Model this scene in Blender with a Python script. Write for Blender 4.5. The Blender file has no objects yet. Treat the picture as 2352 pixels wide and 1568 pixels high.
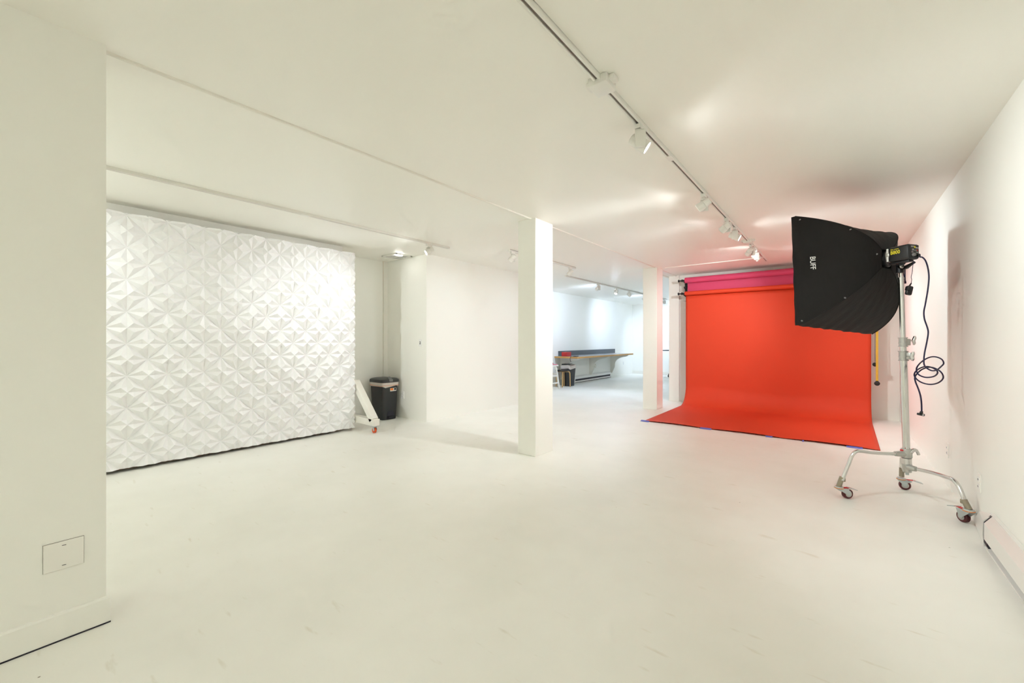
import bpy, bmesh, math, random
from mathutils import Vector, Matrix, noise

SC = bpy.context.scene
COL = SC.collection
R = math.radians
random.seed(7)

# ------------------------------------------------------------------ camera
FPX, CXP, HYP, CH = 942.0, 1176.0, 780.5, 1.25
PSI = math.atan(753 / 942.0)
SN, CS = math.sin(PSI), math.cos(PSI)
cd = bpy.data.cameras.new('camera')
cam = bpy.data.objects.new('camera', cd)
COL.objects.link(cam)
cam.location = (0, 0, CH)
cam.rotation_euler = (R(90), 0, PSI)
cd.sensor_width = 36.0
cd.lens = 36.0 * FPX / 2352.0
cd.shift_y = -(784.0 - HYP) / 2352.0
cd.clip_start = 0.02
SC.camera = cam

# ------------------------------------------------------------------ world, exposure
w = bpy.data.worlds.new('world')
w.use_nodes = True
w.node_tree.nodes['Background'].inputs[0].default_value = (0.9, 0.93, 1, 1)
w.node_tree.nodes['Background'].inputs[1].default_value = 0.3
SC.world = w
SC.view_settings.view_transform = 'Standard'
SC.view_settings.look = 'None'
SC.view_settings.gamma = 1.0
SC.view_settings.use_curve_mapping = False
SC.view_settings.exposure = 1.85
try:
    SC.cycles.max_bounces = 14
    SC.cycles.diffuse_bounces = 10
    SC.cycles.glossy_bounces = 4
    SC.cycles.sample_clamp_indirect = 6.0
    SC.cycles.use_denoising = True
    SC.cycles.use_adaptive_sampling = True
    SC.cycles.adaptive_threshold = 0.075
    SC.cycles.adaptive_min_samples = 16
    SC.cycles.caustics_reflective = False
    SC.cycles.caustics_refractive = False
except Exception:
    pass

WARM = (0.92, 0.96, 0.99)
COOL = (0.63, 0.76, 1.0)
SPILL = 0.045       # stray light around each beam, cut off by the can
POWER = 1.0        # master dimmer of the track lamps

# ------------------------------------------------------------------ points on planes (camera frame -> room)
def P(px, py, d):
    lat = (px - CXP) / FPX * d
    return Vector((CS * lat - SN * d, SN * lat + CS * d, CH - (py - HYP) / FPX * d))

# ------------------------------------------------------------------ materials
def lin(r, g, b):
    f = lambda v: (v / 255 / 12.92) if v / 255 <= 0.04045 else ((v / 255 + 0.055) / 1.055) ** 2.4
    return (f(r), f(g), f(b), 1.0)

def mat(name, color, rough=0.5, metal=0.0, spec=0.5, noise_amt=0.0, noise_scale=8.0, bump=0.0, bump_scale=60.0,
        emit=None, emit_s=0.0, stretch=None):
    m = bpy.data.materials.new(name)
    m.use_nodes = True
    nt = m.node_tree
    b = nt.nodes['Principled BSDF']
    b.inputs['Base Color'].default_value = color
    b.inputs['Roughness'].default_value = rough
    b.inputs['Metallic'].default_value = metal
    b.inputs['Specular IOR Level'].default_value = spec
    tc = nt.nodes.new('ShaderNodeTexCoord')
    src = tc.outputs['Object']
    if stretch:
        mp = nt.nodes.new('ShaderNodeMapping')
        mp.inputs['Scale'].default_value = stretch
        nt.links.new(src, mp.inputs['Vector'])
        src = mp.outputs['Vector']
    if noise_amt:
        n = nt.nodes.new('ShaderNodeTexNoise')
        n.inputs['Scale'].default_value = noise_scale
        n.inputs['Detail'].default_value = 2
        nt.links.new(src, n.inputs['Vector'])
        mx = nt.nodes.new('ShaderNodeMix')
        mx.data_type = 'RGBA'
        mx.inputs[6].default_value = color
        mx.inputs[7].default_value = tuple(c * (1 - noise_amt) for c in color[:3]) + (1,)
        nt.links.new(n.outputs['Fac'], mx.inputs[0])
        nt.links.new(mx.outputs[2], b.inputs['Base Color'])
    if bump:
        n2 = nt.nodes.new('ShaderNodeTexNoise')
        n2.inputs['Scale'].default_value = bump_scale
        n2.inputs['Detail'].default_value = 4
        nt.links.new(src, n2.inputs['Vector'])
        bp = nt.nodes.new('ShaderNodeBump')
        bp.inputs['Strength'].default_value = bump
        bp.inputs['Distance'].default_value = 0.01
        nt.links.new(n2.outputs['Fac'], bp.inputs['Height'])
        nt.links.new(bp.outputs['Normal'], b.inputs['Normal'])
    if emit:
        b.inputs['Emission Color'].default_value = emit
        b.inputs['Emission Strength'].default_value = emit_s
    return m

M = {}
WALL = (0.90, 0.897, 0.845, 1)
M['wall'] = mat('wall_paint', WALL, 0.55, spec=0.3, noise_amt=0.02, noise_scale=2.0)
M['ceil'] = mat('ceiling_paint', (0.912, 0.902, 0.842, 1), 0.45, spec=0.35, noise_amt=0.02, noise_scale=1.5)
M['trim'] = mat('trim_paint', (0.82, 0.80, 0.73, 1), 0.4, noise_amt=0.02)
M['panel'] = mat('panel_white', (0.85, 0.85, 0.85, 1), 0.38, spec=0.4, noise_amt=0.01)
M['white_metal'] = mat('white_enamel', (0.82, 0.81, 0.76, 1), 0.35, noise_amt=0.02)
M['heater'] = mat('heater_enamel', (0.80, 0.79, 0.75, 1), 0.3, noise_amt=0.02)
M['dark_gap'] = mat('dark_gap', (0.03, 0.028, 0.04, 1), 0.6, noise_amt=0.2)
M['slot'] = mat('track_slot', (0.22, 0.19, 0.165, 1), 0.5, noise_amt=0.1, noise_scale=40)
M['black'] = mat('black_plastic', (0.012, 0.012, 0.013, 1), 0.38, noise_amt=0.2, noise_scale=30)
M['fabric'] = mat('black_fabric', (0.016, 0.0145, 0.013, 1), 0.75, spec=0.25, noise_amt=0.3, noise_scale=40, bump=0.35, bump_scale=26, stretch=(1, 1, 0.35))
M['bin'] = mat('bin_plastic', (0.028, 0.030, 0.032, 1), 0.45, noise_amt=0.15, noise_scale=60, bump=0.05, bump_scale=300)
M['binlid'] = mat('bin_lid_plastic', (0.045, 0.046, 0.048, 1), 0.35, noise_amt=0.1)
M['grey'] = mat('grey_plastic', (0.20, 0.20, 0.20, 1), 0.4, noise_amt=0.1)
M['chrome'] = mat('chrome_steel', (0.74, 0.74, 0.72, 1), 0.2, metal=1.0, noise_amt=0.08, noise_scale=20)
M['steel'] = mat('cast_aluminium', (0.56, 0.56, 0.53, 1), 0.38, metal=0.85, noise_amt=0.1, noise_scale=40)
M['zinc'] = mat('zinc_steel', (0.56, 0.62, 0.62, 1), 0.32, metal=0.6, noise_amt=0.1, noise_scale=50)
M['bronze'] = mat('tan_sleeve', (0.34, 0.30, 0.22, 1), 0.45, metal=0.4, noise_amt=0.15, noise_scale=60)
M['tire'] = mat('maroon_tire', (0.10, 0.014, 0.016, 1), 0.4, noise_amt=0.15, noise_scale=30)
M['orange_ring'] = mat('orange_ring', (0.65, 0.22, 0.05, 1), 0.4, noise_amt=0.05)
M['orange_tire'] = mat('orange_tire', (0.72, 0.10, 0.02, 1), 0.4, noise_amt=0.1)
M['paper_red'] = mat('red_orange_paper', (0.71, 0.060, 0.020, 1), 0.62, spec=0.3, noise_amt=0.03, noise_scale=3)
M['paper_pink'] = mat('pink_paper', (0.66, 0.07, 0.165, 1), 0.6, spec=0.3, noise_amt=0.03, noise_scale=3)
M['yellow'] = mat('yellow_plastic', (0.80, 0.50, 0.02, 1), 0.4, noise_amt=0.1, noise_scale=60)
M['cord'] = mat('navy_cord', (0.012, 0.010, 0.050, 1), 0.5, noise_amt=0.1)
M['tape'] = mat('blue_tape', (0.16, 0.18, 0.62, 1), 0.5, noise_amt=0.1)
M['white'] = mat('white_plastic', (0.85, 0.85, 0.83, 1), 0.4, noise_amt=0.02)
M['label_white'] = mat('white_print', (0.80, 0.80, 0.78, 1), 0.5, noise_amt=0.02)
M['label_yellow'] = mat('yellow_print', (0.75, 0.66, 0.02, 1), 0.5, noise_amt=0.02)
M['red_print'] = mat('red_print', (0.6, 0.03, 0.03, 1), 0.5, noise_amt=0.02)
M['green_print'] = mat('green_print', (0.05, 0.20, 0.02, 1), 0.5, noise_amt=0.02)
M['orange_print'] = mat('orange_print', (0.9, 0.25, 0.04, 1), 0.5, noise_amt=0.02)
M['liner'] = mat('bin_liner', (0.72, 0.66, 0.62, 1), 0.35, noise_amt=0.1, noise_scale=20)
M['liner_peach'] = mat('liner_drawstring', (0.80, 0.42, 0.30, 1), 0.4, noise_amt=0.1)
M['wood'] = mat('light_wood', (0.60, 0.38, 0.16, 1), 0.45, noise_amt=0.25, noise_scale=6, stretch=(1, 1, 12))
M['woodedge'] = mat('wood_edge', (0.60, 0.33, 0.09, 1), 0.45, noise_amt=0.25, noise_scale=10, stretch=(12, 1, 12))
M['brown_wood'] = mat('raw_plywood_edge', (0.16, 0.10, 0.06, 1), 0.6, noise_amt=0.3, noise_scale=20)
M['slate'] = mat('slate_laminate', (0.085, 0.10, 0.115, 1), 0.4, noise_amt=0.2, noise_scale=120)
M['counter'] = mat('grey_laminate', (0.40, 0.42, 0.44, 1), 0.25, noise_amt=0.1, noise_scale=120)
M['red'] = mat('red_plastic', (0.50, 0.015, 0.015, 1), 0.4, noise_amt=0.1)
M['pinkcloth'] = mat('pink_ribbon', (0.62, 0.16, 0.22, 1), 0.6, noise_amt=0.1)
M['plate'] = mat('cover_plate', (0.88, 0.865, 0.81, 1), 0.4, noise_amt=0.02)
M['beige'] = mat('beige_plate', (0.60, 0.55, 0.42, 1), 0.4, noise_amt=0.05)
M['lens'] = mat('lamp_lens', (1, 1, 1, 1), 0.3, emit=(1, 0.98, 0.95, 1), emit_s=9.0, noise_amt=0.01)
M['diffuser'] = mat('diffuser_cloth', (0.85, 0.85, 0.85, 1), 0.8, noise_amt=0.01)
M['glasscap'] = mat('flash_reflector', (0.36, 0.35, 0.31, 1), 0.3, metal=0.6, noise_amt=0.1)

# floor: painted concrete, faint mottling, scuffs and specks
def floor_material():
    m = mat('painted_concrete', (0.80, 0.785, 0.73, 1), 0.42, spec=0.4)
    nt = m.node_tree
    b = nt.nodes['Principled BSDF']
    tc = nt.nodes.new('ShaderNodeTexCoord')
    n1 = nt.nodes.new('ShaderNodeTexNoise'); n1.inputs['Scale'].default_value = 1.3; n1.inputs['Detail'].default_value = 3
    n1.inputs['Roughness'].default_value = 0.65
    nt.links.new(tc.outputs['Object'], n1.inputs['Vector'])
    r1 = nt.nodes.new('ShaderNodeValToRGB')
    r1.color_ramp.elements[0].position = 0.35; r1.color_ramp.elements[0].color = (0.86, 0.853, 0.795, 1)
    r1.color_ramp.elements[1].position = 0.62; r1.color_ramp.elements[1].color = (0.90, 0.893, 0.840, 1)
    nt.links.new(n1.outputs['Fac'], r1.inputs['Fac'])
    # scuffs: stretched noise
    mp = nt.nodes.new('ShaderNodeMapping'); mp.inputs['Scale'].default_value = (1.2, 5.0, 1); mp.inputs['Rotation'].default_value = (0, 0, 0.7)
    nt.links.new(tc.outputs['Object'], mp.inputs['Vector'])
    n2 = nt.nodes.new('ShaderNodeTexNoise'); n2.inputs['Scale'].default_value = 4; n2.inputs['Detail'].default_value = 4
    nt.links.new(mp.outputs['Vector'], n2.inputs['Vector'])
    r2 = nt.nodes.new('ShaderNodeValToRGB')
    r2.color_ramp.elements[0].position = 0.66; r2.color_ramp.elements[0].color = (1, 1, 1, 1)
    r2.color_ramp.elements[1].position = 0.80; r2.color_ramp.elements[1].color = (0.86, 0.83, 0.77, 1)
    nt.links.new(n2.outputs['Fac'], r2.inputs['Fac'])
    mx = nt.nodes.new('ShaderNodeMix'); mx.data_type = 'RGBA'; mx.blend_type = 'MULTIPLY'; mx.inputs[0].default_value = 1
    nt.links.new(r1.outputs['Color'], mx.inputs[6]); nt.links.new(r2.outputs['Color'], mx.inputs[7])
    # specks
    v = nt.nodes.new('ShaderNodeTexVoronoi'); v.inputs['Scale'].default_value = 2.6; v.inputs['Randomness'].default_value = 1
    nt.links.new(tc.outputs['Object'], v.inputs['Vector'])
    r3 = nt.nodes.new('ShaderNodeValToRGB')
    r3.color_ramp.elements[0].position = 0.008; r3.color_ramp.elements[0].color = (0.3, 0.27, 0.23, 1)
    r3.color_ramp.elements[1].position = 0.013; r3.color_ramp.elements[1].color = (1, 1, 1, 1)
    nt.links.new(v.outputs['Distance'], r3.inputs['Fac'])
    mx2 = nt.nodes.new('ShaderNodeMix'); mx2.data_type = 'RGBA'; mx2.blend_type = 'MULTIPLY'; mx2.inputs[0].default_value = 1
    nt.links.new(mx.outputs[2], mx2.inputs[6]); nt.links.new(r3.outputs['Color'], mx2.inputs[7])
    nt.links.new(mx2.outputs[2], b.inputs['Base Color'])
    rr = nt.nodes.new('ShaderNodeMapRange'); rr.inputs['To Min'].default_value = 0.33; rr.inputs['To Max'].default_value = 0.52
    nt.links.new(n1.outputs['Fac'], rr.inputs['Value']); nt.links.new(rr.outputs['Result'], b.inputs['Roughness'])
    return m
M['floor'] = floor_material()

# ------------------------------------------------------------------ mesh helpers
WLOC = {}     # world location of roots and parts (translation only), so parts can be modelled in room coordinates

def BM():
    return bmesh.new()

def add_box(bm, c, s, rot=None, bevel=0.0, seg=2, taper=None):
    r = bmesh.ops.create_cube(bm, size=1.0)
    vs = r['verts']
    for v in vs:
        f = 1.0
        if taper and v.co.z < 0:
            f = taper
        v.co = Vector((v.co.x * s[0] * f, v.co.y * s[1] * f, v.co.z * s[2]))
    if bevel:
        es = list({e for v in vs for e in v.link_edges})
        rb = bmesh.ops.bevel(bm, geom=es, offset=bevel, segments=seg, affect='EDGES', profile=0.5)
        vs = list({v for f in rb['faces'] for v in f.verts} | {v for v in vs if v.is_valid})
    mtx = Matrix.Translation(Vector(c))
    if rot is not None:
        mtx = mtx @ rot.to_4x4()
    bmesh.ops.transform(bm, matrix=mtx, verts=vs)
    return vs

def frame_of(d):
    d = d.normalized()
    up = Vector((0, 0, 1)) if abs(d.z) < 0.95 else Vector((1, 0, 0))
    x = up.cross(d).normalized()
    y = d.cross(x).normalized()
    return x, y, d

def add_cyl(bm, a, b, r0, r1=None, seg=20, caps=True):
    a, b = Vector(a), Vector(b)
    r1 = r0 if r1 is None else r1
    x, y, d = frame_of(b - a)
    rings = []
    for p, r in ((a, r0), (b, r1)):
        rings.append([bm.verts.new(p + x * (r * math.cos(2 * math.pi * i / seg)) + y * (r * math.sin(2 * math.pi * i / seg))) for i in range(seg)])
    for i in range(seg):
        j = (i + 1) % seg
        bm.faces.new((rings[0][i], rings[0][j], rings[1][j], rings[1][i]))
    if caps:
        bm.faces.new(list(reversed(rings[0])))
        bm.faces.new(rings[1])

def add_rev(bm, a, axis, prof, seg=24):
    """profile list of (distance along axis, radius)"""
    a = Vector(a)
    x, y, d = frame_of(Vector(axis))
    rings = []
    for t, r in prof:
        rings.append([bm.verts.new(a + d * t + x * (r * math.cos(2 * math.pi * i / seg)) + y * (r * math.sin(2 * math.pi * i / seg))) for i in range(seg)])
    for k in range(len(rings) - 1):
        for i in range(seg):
            j = (i + 1) % seg
            bm.faces.new((rings[k][i], rings[k][j], rings[k + 1][j], rings[k + 1][i]))
    bm.faces.new(list(reversed(rings[0])))
    bm.faces.new(rings[-1])

def spline(pts, n=8, closed=False):
    pts = [Vector(p) for p in pts]
    out = []
    N = len(pts)
    for i in range(N - 1):
        p0 = pts[max(i - 1, 0)]; p1 = pts[i]; p2 = pts[i + 1]; p3 = pts[min(i + 2, N - 1)]
        for k in range(n):
            t = k / n
            out.append(0.5 * ((2 * p1) + (p2 - p0) * t + (2 * p0 - 5 * p1 + 4 * p2 - p3) * t * t + (3 * p1 - p0 - 3 * p2 + p3) * t ** 3))
    out.append(pts[-1])
    return out

def add_tube(bm, pts, r, seg=12, smooth=0):
    pts = [Vector(p) for p in pts]
    if smooth:
        pts = spline(pts, smooth)
    rad = r if isinstance(r, (list, tuple)) else [r] * len(pts)
    rings = []
    x = None
    for i, p in enumerate(pts):
        if i == 0:
            d = pts[1] - pts[0]
        elif i == len(pts) - 1:
            d = pts[-1] - pts[-2]
        else:
            d = pts[i + 1] - pts[i - 1]
        d = d.normalized()
        if x is None:
            x, y, _ = frame_of(d)
        else:
            x = (x - d * x.dot(d)).normalized()
            y = d.cross(x)
        rings.append([bm.verts.new(p + x * (rad[i] * math.cos(2 * math.pi * k / seg)) + y * (rad[i] * math.sin(2 * math.pi * k / seg))) for k in range(seg)])
    for i in range(len(rings) - 1):
        for k in range(seg):
            j = (k + 1) % seg
            bm.faces.new((rings[i][k], rings[i][j], rings[i + 1][j], rings[i + 1][k]))
    bm.faces.new(list(reversed(rings[0])))
    bm.faces.new(rings[-1])

def add_prism(bm, prof, axis, a, b):
    """extrude a closed 2-D profile along x / y / z from a to b; profile in the remaining two axes in order"""
    def mk(p, t):
        if axis == 'y':
            return Vector((p[0], t, p[1]))
        if axis == 'x':
            return Vector((t, p[0], p[1]))
        return Vector((p[0], p[1], t))
    A = [bm.verts.new(mk(p, a)) for p in prof]
    B = [bm.verts.new(mk(p, b)) for p in prof]
    n = len(prof)
    for i in range(n):
        j = (i + 1) % n
        bm.faces.new((A[i], A[j], B[j], B[i]))
    bm.faces.new(list(reversed(A)))
    bm.faces.new(B)

def mesh_from(name, bm, m, smooth=False):
    bmesh.ops.recalc_face_normals(bm, faces=bm.faces[:])
    me = bpy.data.meshes.new(name)
    bm.to_mesh(me)
    bm.free()
    me.materials.append(m)
    if smooth:
        for p in me.polygons:
            p.use_smooth = True
        try:
            me.set_sharp_from_angle(angle=R(38))
        except Exception:
            pass
    return me

def obj(name, bm, m, parent=None, smooth=False, local=False):
    me = mesh_from(name, bm, m, smooth)
    o = bpy.data.objects.new(name, me)
    COL.objects.link(o)
    if parent is not None:
        o.parent = parent
        wl = WLOC.get(parent.name, Vector((0, 0, 0)))
        WLOC[o.name] = wl
        if not local:
            me.transform(Matrix.Translation(-wl))
    else:
        WLOC[o.name] = Vector((0, 0, 0))
    return o

def tag(o, label, cat, group=None, kind=None):
    o['label'] = label
    o['category'] = cat
    if group:
        o['group'] = group
    if kind:
        o['kind'] = kind
    return o

def thing(name, label, cat, loc, group=None):
    o = bpy.data.objects.new(name, None)
    COL.objects.link(o)
    o.empty_display_size = 0.1
    o.location = loc
    WLOC[o.name] = Vector(loc)
    return tag(o, label, cat, group)

def solo(name, bm, m, label, cat, loc=None, smooth=False, group=None):
    """a thing that is one mesh; its origin is put at loc"""
    o = obj(name, bm, m, None, smooth)
    if loc is not None:
        o.data.transform(Matrix.Translation(-Vector(loc)))
        o.location = loc
        WLOC[o.name] = Vector(loc)
    return tag(o, label, cat, group)

def struct(name, bm, m, smooth=False, parent=None):
    o = obj(name, bm, m, parent, smooth)
    if parent is None:
        o['kind'] = 'structure'
    return o

def text_mesh(s, size=1.0, bold=0.0):
    cu = bpy.data.curves.new('txt', 'FONT')
    cu.body = s
    cu.size = size
    cu.offset = bold
    cu.resolution_u = 3
    o = bpy.data.objects.new('txt', cu)
    COL.objects.link(o)
    dg = bpy.context.evaluated_depsgraph_get()
    me = bpy.data.meshes.new_from_object(o.evaluated_get(dg))
    bpy.data.objects.remove(o)
    bpy.data.curves.remove(cu)
    xs = [v.co.x for v in me.vertices]; ys = [v.co.y for v in me.vertices]
    return me, (min(xs), max(xs), min(ys), max(ys))

def text_on(name, s, m, parent, mapping, bold=0.0):
    """mapping(u, v): u, v in 0..1 over the text box -> room point"""
    me, (x0, x1, y0, y1) = text_mesh(s, 1.0, bold)
    for v in me.vertices:
        v.co = mapping((v.co.x - x0) / (x1 - x0), (v.co.y - y0) / (y1 - y0)) - WLOC[parent.name]
    me.materials.clear()
    me.materials.append(m)
    me.name = name
    o = bpy.data.objects.new(name, me)
    COL.objects.link(o)
    o.parent = parent
    WLOC[o.name] = WLOC[parent.name]
    return o

# ------------------------------------------------------------------ the setting
C = 2.557                     # ceiling height
XR = 0.72                     # right wall
XL = -5.95                    # left wall of the near bay
XF = -6.07                    # left wall of the far bay
XB = -4.91                    # face of the block between the bays
YB = 4.06                     # its near face
YE = 8.66                     # end wall behind the backdrops
YF = 14.83                    # far wall
Y0 = -3.2                     # rear wall behind the camera

bm = BM(); add_box(bm, ((XF + 2.2) / 2, (Y0 + YF) / 2, -0.05), (2.4 - XF + 0.6, YF - Y0 + 0.6, 0.1)); struct('floor', bm, M['floor'])
bm = BM(); add_box(bm, ((XF + 2.2) / 2, (Y0 + YF) / 2, C + 0.05), (2.4 - XF + 0.6, YF - Y0 + 0.6, 0.1)); struct('ceiling', bm, M['ceil'])
bm = BM(); add_box(bm, (XR + 0.06, (Y0 + YE) / 2, C / 2), (0.12, YE - Y0, C)); struct('wall_right', bm, M['wall'])
bm = BM(); add_box(bm, ((XL + XR) / 2, Y0 - 0.06, C / 2), (XR - XL + 0.24, 0.12, C)); struct('wall_rear', bm, M['wall'])
bm = BM(); add_box(bm, (XL - 0.06, (Y0 + YB) / 2, C / 2), (0.12, YB - Y0, C)); struct('wall_left', bm, M['wall'])
bm = BM(); add_box(bm, ((XL - 5.44) / 2, (Y0 + 3.0) / 2, C / 2), (-5.44 - XL, 3.0 - Y0, C)); struct('wall_left_front', bm, M['wall'])
bm = BM(); add_box(bm, ((XB + XF - 0.12) / 2, (YB + 7.0) / 2, C / 2), (XB - XF + 0.12, 7.0 - YB, C)); struct('wall_centre', bm, M['wall'])
bm = BM(); add_box(bm, (XF - 0.06, (7.0 + YF) / 2, C / 2), (0.12, YF - 7.0, C)); struct('wall_far_left', bm, M['wall'])
bm = BM(); add_box(bm, ((XF + 2.4) / 2, YF + 0.06, C / 2), (2.4 - XF + 0.24, 0.12, C)); struct('wall_far', bm, M['wall'])
bm = BM(); add_box(bm, (2.4 + 0.06, (YE + YF) / 2, C / 2), (0.12, YF - YE, C)); struct('wall_far_right', bm, M['wall'])
bm = BM(); add_box(bm, ((-2.56 + 2.4) / 2, YE + 0.09, C / 2), (2.4 + 2.56, 0.18, C)); struct('wall_back', bm, M['wall'])
# stub wall at the near left with its painted baseboard
bm = BM(); add_box(bm, (-2.66, (0.297 + Y0) / 2, C / 2), (0.24, 0.297 - Y0, C)); struct('wall_stub', bm, M['wall'])
bm = BM()
add_prism(bm, [(-2.54, 0.004), (-2.528, 0.004), (-2.528, 0.108), (-2.532, 0.116), (-2.54, 0.117)], 'y', Y0, 0.309)
struct('baseboard_stub', bm, M['wall'])
bm = BM(); add_box(bm, (-2.5285, (0.31 + Y0) / 2, 0.003), (0.004, 0.31 - Y0, 0.006)); struct('trim_1', bm, M['dark_gap'])
# far wall baseboard
bm = BM(); add_box(bm, ((XF + 0.0) / 2, YF - 0.008, 0.055), (-XF, 0.016, 0.11), bevel=0.004); struct('baseboard_far', bm, M['trim'])
# columns in line with the stub wall
def column(x0, x1, y0, y1, label):
    bm = BM(); add_box(bm, ((x0 + x1) / 2, (y0 + y1) / 2, C / 2), (x1 - x0, y1 - y0, C), bevel=0.004, seg=1)
    o = obj('column', bm, M['wall'])
    o['kind'] = 'structure'
    o['label'] = label
    return o
column(-2.775, -2.538, 3.578, 3.915, 'square white column standing alone in the middle of the studio floor')
column(-2.815, -2.56, 7.36, 7.67, 'square white column just left of the orange backdrop, tinted pink on its right side')
column(-2.745, -2.545, 8.60, 8.84, 'square white column touching the end wall beside the backdrop brackets')
# ceiling beads
def bead(name, p, q, width=0.024, h=0.012):
    bm = BM()
    p, q = Vector(p), Vector(q)
    d = (q - p).normalized(); s = Vector((-d.y, d.x, 0))
    prof = [(-1, 0), (-0.7, -0.7), (0, -1), (0.7, -0.7), (1, 0)]
    A = [bm.verts.new(p + s * (u * width / 2) + Vector((0, 0, v * h))) for u, v in prof]
    B = [bm.verts.new(q + s * (u * width / 2) + Vector((0, 0, v * h))) for u, v in prof]
    for i in range(4):
        bm.faces.new((A[i], A[i + 1], B[i + 1], B[i]))
    bm.faces.new(A); bm.faces.new(list(reversed(B)))
    struct(name, bm, M['trim'])
bead('trim_2', (-2.60, 0.29, C), (-2.60, 3.58, C))
bead('trim_3', (-2.60, 3.91, C), (-2.60, 7.37, C))
bead('trim_4', (-2.60, 7.66, C), (-2.60, 8.61, C))
bead('trim_5', (-2.47, 7.53, C), (-0.985, 7.53, C), 0.035, 0.014)
bead('trim_6', (-2.79, 7.66, C), (-2.79, 8.84, C), 0.05, 0.03)
# corner chase beside the bin wall
bm = BM(); add_box(bm, (XL + 0.02, YB - 0.035, C / 2), (0.04, 0.07, C)); struct('trim_7', bm, M['trim'])

# ------------------------------------------------------------------ wall plates
def plate(name, label, cat, centre, normal, wd, ht, kind='blank', m=None):
    t = thing(name, label, cat, centre)
    c = Vector(centre)
    n = Vector(normal)
    s = Vector((-n.y, n.x, 0))
    rot = Matrix((s, n, Vector((0, 0, 1)))).transposed()
    m = m or M['plate']
    bm = BM(); add_box(bm, c + n * 0.003, (wd, 0.006, ht), rot, bevel=0.0015); cp = obj('cover_plate', bm, m, t)
    if kind == 'blank':
        bm = BM(); add_box(bm, c + n * 0.0008, (wd + 0.002, 0.0014, ht + 0.002), rot); obj('shadow_gap', bm, M['slot'], cp)  # dark rim around the plate in place of its shadow line
    if kind == 'outlet':
        for dz in (-ht * 0.19, ht * 0.19):
            bm = BM(); add_box(bm, c + n * 0.007 + Vector((0, 0, dz)), (wd * 0.45, 0.004, ht * 0.24), rot, bevel=0.001); k = obj('socket', bm, M['white'], t)
            bm = BM()
            for sx in (-1, 1):
                add_box(bm, c + n * 0.0092 + s * (sx * wd * 0.09) + Vector((0, 0, dz)), (0.003, 0.001, ht * 0.09), rot)
            obj('slots', bm, M['dark_gap'], k)
    elif kind == 'switch':
        bm = BM(); add_box(bm, c + n * 0.007, (wd * 0.32, 0.004, ht * 0.4), rot, bevel=0.001); k = obj('toggle_base', bm, M['grey'], t)
        bm = BM(); add_box(bm, c + n * 0.012 + Vector((0, 0, 0.006)), (0.008, 0.014, 0.016), rot, bevel=0.002); obj('toggle', bm, M['white'], k)
    else:
        for dz in (-ht * 0.36, ht * 0.36):
            bm = BM(); add_cyl(bm, c + n * 0.006 + Vector((0, 0, dz)), c + n * 0.0075 + Vector((0, 0, dz)), 0.004, seg=10); k = obj('screw', bm, M['plate'], t)
            bm = BM(); add_box(bm, c + n * 0.0078 + Vector((0, 0, dz)), (0.012, 0.0008, 0.002), rot); obj('screw_slot', bm, M['dark_gap'], k)
    return t
plate('blank_plate', 'wide blank cover plate low on the near left stub wall', 'wall plate', (-2.54, 0.170, 0.352), (1, 0, 0), 0.115, 0.115)
plate('light_switch', 'light switch with a grey toggle on the wall right of the black bin', 'switch', (-5.055, YB, 1.206), (0, -1, 0), 0.07, 0.115, 'switch', M['white'])
plate('wall_outlet', 'white outlet low on the wall just right of the black bin', 'outlet', (-5.50, YB, 0.365), (0, -1, 0), 0.075, 0.12, 'outlet', M['white'])
plate('wall_outlet', 'white outlet on the right wall above the near end of the baseboard heater', 'outlet', (XR, 4.03, 0.31), (-1, 0, 0), 0.075, 0.12, 'outlet')
plate('wall_outlet', 'white outlet low on the right wall behind the light stand', 'outlet', (XR, 5.05, 0.31), (-1, 0, 0), 0.075, 0.12, 'outlet')
plate('wall_outlet', 'small white outlet on the far wall right of the floating counter', 'outlet', (XF, 14.0, 0.42), (1, 0, 0), 0.075, 0.12, 'outlet', M['white'])
# round beige junction cover under the counter
t = thing('round_outlet', 'round beige outlet under the floating counter above the far heater', 'outlet', (XF, 11.82, 0.43))
bm = BM(); add_rev(bm, (XF, 11.82, 0.43), (1, 0, 0), [(0, 0.055), (0.010, 0.055), (0.014, 0.045)], 24); obj('cover_ring', bm, M['beige'], t, True)
bm = BM(); add_box(bm, (XF + 0.016, 11.82, 0.43), (0.006, 0.035, 0.06), bevel=0.002); obj('socket', bm, M['white'], t)

# ------------------------------------------------------------------ ceiling vent with its small lamp
vx, vy = -5.385, 3.868
t = thing('ceiling_vent', 'white ceiling vent with a lit lamp strip above the black bin', 'vent', (vx, vy, C))
bm = BM()
for sx, sy, wx, wy in ((-1, 0, 0.03, 0.30), (1, 0, 0.03, 0.30), (0, -1, 0.37, 0.03), (0, 1, 0.37, 0.03)):
    add_box(bm, (vx + sx * 0.17, vy + sy * 0.135, C - 0.008), (wx, wy, 0.016), bevel=0.003)
obj('frame', bm, M['white_metal'], t)
bm = BM()
for i in range(11):
    add_box(bm, (vx - 0.145 + i * 0.029, vy, C - 0.009), (0.016, 0.25, 0.003), Matrix.Rotation(R(35), 3, 'Y'))
add_box(bm, (vx, vy, C - 0.010), (0.31, 0.012, 0.012))
obj('slats', bm, M['white_metal'], t)
bm = BM(); add_box(bm, (vx, vy, C - 0.002), (0.31, 0.25, 0.003)); obj('duct', bm, M['grey'], t)
bm = BM(); add_box(bm, (vx + 0.155, vy - 0.08, C - 0.022), (0.05, 0.11, 0.014), bevel=0.006); obj('lamp_strip', bm, M['lens'], t)

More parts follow.
